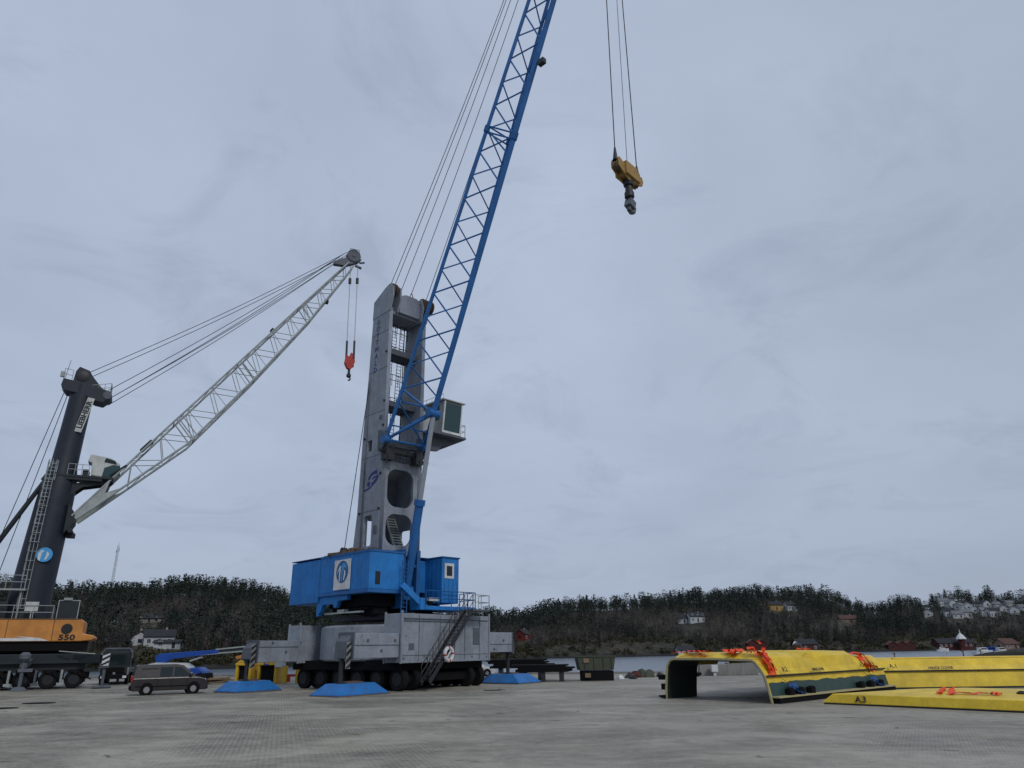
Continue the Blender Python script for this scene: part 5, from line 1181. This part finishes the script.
# white car half hidden behind the crane wheels
car = vehicle('car', (-4.3,80.5,0), R(4), 'white hatchback showing its nose behind the crane wheels', 'car',
    [(-2.05,.3),(-2.1,.7),(-1.95,.92),(1.0,.92),(1.7,.84),(2.05,.66),(2.1,.4),(2.0,.25),(-2.0,.25)], [(-1.95,.9),(-1.6,1.3),(-1.2,1.46),(.0,1.48),(.4,1.4),(1.1,.95),(1.1,.9)], .86, 'carwhite', (-1.3,1.28), .31,
    [[(-1.5,1.0),(-1.2,1.34),(-.3,1.38),(-.3,1.0)],[(-.2,1.0),(-.2,1.38),(.3,1.34),(.78,1.0)]], screen=((1.08,.96),(.42,1.40)))
for s in (-1,1):
    b = MB(); b.prism([(1.6,.66),(2.05,.6),(1.95,.72),(1.5,.82)], lambda x,z:(x,s*.6-.18,z+.02), lambda x,z:(x,s*.6+.24,z+.02)); b.build('headlight','glass',car,bevel=.02)
# truck beside the left crane
tp = atZ(113.5,684.5); tk = empty('truck', (tp.x,tp.y,0), R(112), 'dark truck parked nose on between the left crane and the brown van', 'truck')
b = MB(); b.prism([(-1.0,.9),(-1.0,2.9),(-.7,3.05),(1.0,3.05),(1.0,.9)], lambda x,z:(x,-1.2,z), lambda x,z:(x,1.2,z)); tb = b.build('cab','slatedk',tk,bevel=.12)
b = MB(); b.box(-1.02,-1.0,-1.0,1.0,1.75,2.6); b.build('windscreen','glass',tk)
b = MB(); b.box(-1.06,-1.0,-.8,.8,1.05,1.5); b.box(-1.2,-.9,-1.22,1.22,.5,.85); b.build('front_grille','black',tk,bevel=.03)
b = MB(); b.box(-.9,6.5,-.45,.45,.7,1.0); b.box(1.3,6.5,-1.2,1.2,1.1,1.35); b.build('truck_bed','steel',tk)
b = MB(); b.path([(-1.05,-1.28,1.2),(-1.05,-1.28,2.7),(-1.0,-1.0,3.12),(-1.0,1.0,3.12),(-1.05,1.28,2.7),(-1.05,1.28,1.2)],.09,8); b.build('bull_bar','greydk',tk)
for s in (-1,1):
    b = MB(); b.box(-1.24,-1.19,s*.9-.16,s*.9+.16,.58,.78); b.build('headlight','lampwhite',tk)
    b = MB(); b.box(-1.3,-1.15,s*1.42-.1,s*1.42+.1,1.7,2.25); b.tube((-1.0,s*1.15,2.3),(-1.22,s*1.42,2.2),.03,n=5); b.build('wing_mirror','black',tk)
    for x in (-.2,3.6,4.9): wheel(tk,(x,s*1.05,.5),(0,1,0),.5,.3,20)
b = MB(); b.box(-1.22,-1.18,-.1,.1,.9,1.1); b.box(-1.22,-1.18,-1.2,-1.05,.85,1.5); b.build('marker_plate','hazwhite',tk)
# blue boom lift
lp_ = atY(176,676,70); lf = empty('boom_lift', (lp_.x,70,0), R(3), 'blue boom lift with white hood folded down behind the brown van', 'boom lift')
Z = lambda px,py: (atY(px,py,70).x-lp_.x, CH+ray(px,py)[2]/ray(px,py)[1]*70)
b = MB(); b.prism([Z(151,672),Z(153,664),Z(160,662.5),Z(186,663),Z(192,667),Z(192,673)], lambda x,z:(x,-1.1,z), lambda x,z:(x,.9,z)); b.build('hood','cream',lf,bevel=.12)
b = MB(); b.prism([Z(190,677),Z(192,668),Z(202,667),Z(207,671),Z(208,678)], lambda x,z:(x,-1.0,z), lambda x,z:(x,.8,z)); b.build('counterweight','liftblue',lf,bevel=.12)
b = MB(); b.box(-2.3,3.0,-.9,.8,.45,.95); b.build('chassis','black',lf,bevel=.05)
for x in (-1.7,2.5):
    for y in (-1.0,.9): wheel(lf,(x,y,.5),(0,1,0),.5,.36,20)
b = MB(); b.prism([Z(157,664),Z(157,656),Z(163,653.5),Z(219,649.5),Z(219,653.5),Z(172,659),Z(166,664)], lambda x,z:(x,-.3,z), lambda x,z:(x,.22,z)); b.build('lower_boom','liftblue',lf,bevel=.04)
b = MB(); b.prism([Z(216,649.8),Z(268,644.5),Z(268,648),Z(216,653.3)], lambda x,z:(x,-.22,z), lambda x,z:(x,.14,z)); bo_ = b.build('inner_boom','steel',lf,bevel=.03)
for (a_,c_) in ((Z(200,654.8),Z(268,649.0)),(Z(216,649.4),Z(268,644.2))): b = MB(); b.bar((a_[0],-.27,a_[1]),(c_[0],-.27,c_[1]),.05,.12); b.build('boom_edge','boomgrey',bo_)
b = MB(); b.bar((*Z(190,661)[:1],-.1,Z(190,661)[1]),(*Z(202,657)[:1],-.1,Z(202,657)[1]),.14,.14); b.build('lift_ram','rod',lf)
bp0 = Z(275,650); b = MB()
for (x0,x1,z0,z1) in ((-.8,-.74,-1.2,.3),(.74,.8,-1.2,.3)): b.box(bp0[0]+x0,bp0[0]+x1,-.8,.7,bp0[1]+z0,bp0[1]+z1)
b.box(bp0[0]-.8,bp0[0]+.8,-.8,.7,bp0[1]-1.25,bp0[1]-1.15); b.build('work_basket','liftblue',lf)
# yellow open-fronted steel housings behind the left pad
def housing(px, wd, ht, label, tilt):
    P = atZ(px, 684); e = empty('steel_housing', (P.x,70.5,0), R(tilt), label, 'steel housing')
    b = MB(); b.box(-wd/2,-wd/2+.22,-.8,.8,0,ht); b.box(wd/2-.30,wd/2,-.8,.8,0,ht); b.prism([(-wd/2,ht),(wd/2,ht),(wd/2-.15,ht+.32),(-wd/2+.35,ht+.25)], lambda x,z:(x,-.8,z), lambda x,z:(x,.8,z)); b.box(-wd/2-.05,wd/2+.05,-.85,-.6,ht-.22,ht); b.build('frame','safetyyel',e,bevel=.04)
    b = MB(); b.box(-wd/2+.2,wd/2-.28,-.5,.75,.05,ht-.1); b.build('opening_shade_box','black',e); return e  # solid black box stands in for the shade inside the open front
h1 = housing(242, 1.5, 1.75, 'yellow open fronted steel housing with an orange beam on top, left of two', -8)
b = MB(); b.bar((-.9,-.5,2.2),(.7,-.4,2.45),.5,.28); b.build('top_beam','orange',h1,bevel=.03)
h2_ = housing(264, 1.9, 1.75, 'yellow open fronted steel housing with a white box at its corner, right of two', -8)
b = MB(); b.box(.75,1.6,-1.0,-.5,1.35,1.95); b.build('corner_box','cream',h2_,bevel=.02)
gp = atZ(280,685); yb_ = empty('gate_post', (gp.x,69.5,0), 0, 'pair of yellow and red posts under the grey outrigger box', 'posts')
for x in (-.55,.55): b = MB(); b.box(x-.17,x+.17,-.12,.12,0,1.45); b.build('post','safetyyel',yb_,bevel=.02)
b = MB(); b.box(-.38,.38,-.08,.08,.55,.75); b.box(-.36,-.1,-.1,.1,.1,.6); b.build('cross_plate','hookred',yb_)

# ================================================================== things along the quay edge
def rock(loc, s, name='rock', mat='conc', label='', group=None, cat='rock'):
    b = MB(); n = 7; rings = 4; vs = []; sd_ = random.uniform(0,50)
    for j in range(rings+1):
        t = j/rings*math.pi/2
        for i in range(n):
            a = 2*math.pi*i/n; r = s*math.cos(t)*(1+.35*mnoise.noise(Vector((math.cos(a)*1.3+sd_,math.sin(a)*1.3,t)))); vs.append((r*math.cos(a), r*math.sin(a)*.8, s*.75*math.sin(t)*(1+.3*mnoise.noise(Vector((a,sd_,t))))))
    b.add(vs, [(j*n+i,j*n+(i+1)%n,(j+1)*n+(i+1)%n,(j+1)*n+i) for j in range(rings) for i in range(n)]+[tuple(range(n))[::-1]])
    o = b.build(name, mat, None); o.location = loc; o.rotation_euler = (0,0,random.uniform(0,6)); return tag(o, label, cat, group)
P = atZ(597,680.5); sk2 = empty('skip_container', (P.x,P.y,0), R(4), 'dark green steel skip with two faded yellow labels standing on the quay edge', 'skip')
b = MB(); b.prism([(-1.55,.85),(1.35,.85),(1.55,1.95),(-1.75,1.95)], lambda x,z:(x,-.8,z), lambda x,z:(x,.9,z)); b.build('tub','skip',sk2,bevel=.03)
b = MB(); b.box(-1.35,1.35,-.7,.7,0,.8); b.build('lower_box','black',sk2,bevel=.03)
b = MB(); b.box(-1.8,1.6,-.86,-.78,1.88,2.0); 
for x in (-1.1,-.3,.5,1.2): b.box(x-.04,x+.04,-.88,-.8,.9,1.9)
b.build('rib','skip',sk2)
for x,z in ((-1.0,1.62),(-.9,.45)): b = MB(); b.box(x-.24,x+.24,-.91,-.885,z-.17,z+.17); b.build('label_plate','timber',sk2)
def platestack(px0, px1, py, Y, z0, z1, n, label):
    a, c = atY(px0,py,Y), atY(px1,py,Y); e = empty('plate_stack', ((a.x+c.x)/2,Y,0), R(-2), label, 'steel plates'); wd = c.x-a.x
    for i in range(n):
        z = z0+(z1-z0)*i/n; sh = random.uniform(-.1,.1)*wd; b = MB(); t = (z1-z0)/n*.93; b.prism([(-wd/2+sh,z),(wd/2+sh-.5,z),(wd/2+sh,z+t*.6),(wd/2+sh,z+t),(-wd/2+sh,z+t)], lambda x,zz:(x,-1.2,zz), lambda x,zz:(x,1.2,zz)); b.build('steel_plate','black',e,bevel=.01)
    for x in (-wd*.32,0,wd*.32): b = MB(); b.box(x-.18,x+.18,-1.1,1.1,0,z0); b.build('bearer','steel',e,bevel=.02)
platestack(490,551,675,70,1.0,1.75,4,'long black stack of steel plates behind the right blue pad')
platestack(515,572,681,66.5,.75,1.35,3,'lower black stack of steel plates on bearers ending left of the green skip')
for i,(px,py,s,mt) in enumerate(((621,679,.42,'white'),(630,678,.55,'steel'),(636,677.5,.75,'redwall'),(643,677,.9,'skip'),(650,677,.8,'skip'),(655,677,.5,'conc'),(633,679,.4,'steel'),(660,677,.5,'steel'),(663,676.5,.6,'conc'),(668,676,.5,'steel'))):
    P = atZ(px,py); rock((P.x,P.y,0), s, mat=mt, label='pale stone at the left end of the rubble row' if i==0 else 'rough stone in the rubble row on the quay edge right of the skip', group=None if i==0 else 'rubble stones on the quay edge')
lbs = ['leftmost concrete block seen through the open yellow cover','second concrete block from the left seen through the open cover','third concrete block from the left seen through the open cover','rightmost concrete block seen through the open yellow cover']
for i, px in enumerate((713,729,745,761)):
    P = atZ(px,676.3); b = MB(); b.box(-.78,.78,-.4,.4,0,random.uniform(.95,1.15)); o = b.build('concrete_block','conc',None,bevel=.04); o.location = (P.x,74,0); o.rotation_euler = (0,0,R(random.uniform(-4,4))); tag(o, lbs[i], 'concrete block', 'concrete blocks along the quay edge')
P = atZ(702,674); b = MB(); b.box(-.3,.3,-.25,.25,.35,.95); b.box(-.12,.12,-.1,.1,0,.35); o = b.build('meter_box','carwhite',None,bevel=.02); o.location = (P.x,73,0); tag(o,'small white cabinet beside the concrete blocks','cabinet')
P = atZ(694,677); b = MB(); b.box(-.9,.9,-.3,.3,.12,.35); b.box(-.7,-.5,-.3,.3,0,.12); b.box(.5,.7,-.3,.3,0,.12); o = b.build('dark_beam','black',None,bevel=.02); o.location = (P.x,72,0); tag(o,'short dark beam lying inside the mouth of the cover','beam')
# old timber left of the blue pad
P = atZ(217,684); tm = empty('timber_heap', (P.x,P.y,0), R(12), 'heap of pale old planks left of the far left blue pad', 'timber')
for i in range(9):
    b = MB(); x = random.uniform(-.5,.5); b.bar((-1.2+x,random.uniform(-.6,.6),.1+i*.05),(1.1+x,random.uniform(-.6,.6),.12+i*.05),.22,.08); b.build('plank','timber',tm)
# flat things on the paving
def flatplate(px, py, w, d, mat, label, name='cover_plate', cat='cover plate', rz=0, th=.03):
    P = atZ(px,py); b = MB(); n = 24; b.lathe((0,0,0),(0,0,1),[(0,1),(th*.6,1),(th,.97)],n); b.v = [Vector((v.x*w/2,v.y*d/2,v.z)) for v in b.v]; o = b.build(name,mat,None); o.location = (P.x,P.y,.002); o.rotation_euler = (0,0,R(rz)); tag(o,label,cat)
flatplate(39,703.4,1.9,1.2,'black','black round plate lying on the paving in front of the left crane')
flatplate(3,708.5,1.6,1.0,'black','black plate cut off by the left edge of the picture')
flatplate(493,690.4,1.3,.7,'black','small dark drain cover below the right blue pad')
flatplate(502,690.2,.55,.35,'conc','pale stone chip beside the small drain cover','stone','stone',0,.1)

# ================================================================== right-hand breakwater and boats
b = MB(); nx, ny = 60, 14; vs = []
for j in range(ny+1):
    for i in range(nx+1):
        u, t = i/nx, j/ny; x = 148+u*110; y = 250-u*12+ (t-.5)*(10+30*u); hgt = (.2+3.0*min(1,u*2.6)**.7)*math.sin(math.pi*t)**.6 if 0 < t < 1 else 0
        vs.append((x+random.uniform(-.3,.3), y, WZ-.6+hgt*1.75+.5*mnoise.noise(Vector((x*.25,y*.3,0)))*(1 if 0<t<1 else 0)))
b.add(vs, [(j*(nx+1)+i,j*(nx+1)+i+1,(j+1)*(nx+1)+i+1,(j+1)*(nx+1)+i) for j in range(ny) for i in range(nx)]); bw = b.build('breakwater','hill',None); bw.data.shade_smooth(); tag(bw, kind='structure')
def boat(px, py, Y, L_, label, hullm, cabm, rz=0, cabw=.45):
    P = atY(px, py, Y); e = empty('moored_boat', (P.x,Y,WZ), R(rz), label, 'boat')
    b = MB(); ks = 9; vs = []
    for i in range(ks):
        t = i/(ks-1); x = (t-.5)*L_; w_ = L_*.15*(1-max(0,(t-.55)/.45)**2.2)+.02; sh = .9+.5*t*t
        vs += [(x,-w_,sh),(x,-w_*.75,-.2),(x,w_*.75,-.2),(x,w_,sh)]
    b.add(vs, [(4*i+j,4*i+j+1,4*(i+1)+j+1,4*(i+1)+j) for i in range(ks-1) for j in range(3)]+[(4*i,4*i+3,4*i+7,4*i+4) for i in range(ks-1)]+[(0,1,2,3)]); b.build('hull',hullm,e)
    b = MB(); h0 = 1.05; b.prism([(-L_*.25,h0),(-L_*.22,h0+L_*.17),(L_*.10,h0+L_*.17),(L_*.22,h0)], lambda x,z:(x,-L_*.11,z), lambda x,z:(x,L_*.11,z)); c_ = b.build('cabin',cabm,e,bevel=.04)
    b = MB(); b.prism([(-L_*.18,h0+L_*.08),(-L_*.18,h0+L_*.14),(L_*.09,h0+L_*.14),(L_*.14,h0+L_*.08)], lambda x,z:(x,-L_*.112,z), lambda x,z:(x,L_*.112,z)); b.build('cabin_window','glass',c_)
    b = MB(); b.tube((0,0,h0+L_*.16),(0,0,h0+L_*.36),.05,n=5); b.build('mast','boomgrey',e)
    return e
boat(983,650,285,8,'white cabin boat moored at the tip of the right breakwater','white','white',10)
boat(992,648,300,8.5,'blue hulled boat with pale cabin right of the white cabin boat','navy','liftblue',-12)
boat(1001,648,296,7.5,'white boat with dark window band moored furthest right','white','cream',5)
boat(943,650,395,6,'tiny white open boat near the far shore left of the turret','white','white',0)
house('boathouse', 1008, 646.5, 7.5, 6, 2.6, 'housetan', 'roofred', 15, 'tan boathouse above the moored boats at the right edge', keep=0, chim=False, base=Vector((atY(1006,646,330).x,330,-.6)))
for i,(px,Y) in enumerate(((963,150),(894,170),(981,200))):
    P = atY(px,655,Y); b = MB(); b.tube((0,0,0),(.12,0,(3.4,2.8,3.0)[i]),.16,.10,8); b.box(-.2,.35,-.1,.1,(3.0,2.4,2.6)[i],(3.2,2.6,2.8)[i]); o = b.build('channel_marker','rust',None); o.location = (P.x,Y,WZ-.3)
    tag(o, ['thick dark post in the water left of the boats','thin dark stake in the water above the end of the tunnel cover','dark stake in the water just left of the moored boats'][i], 'post')
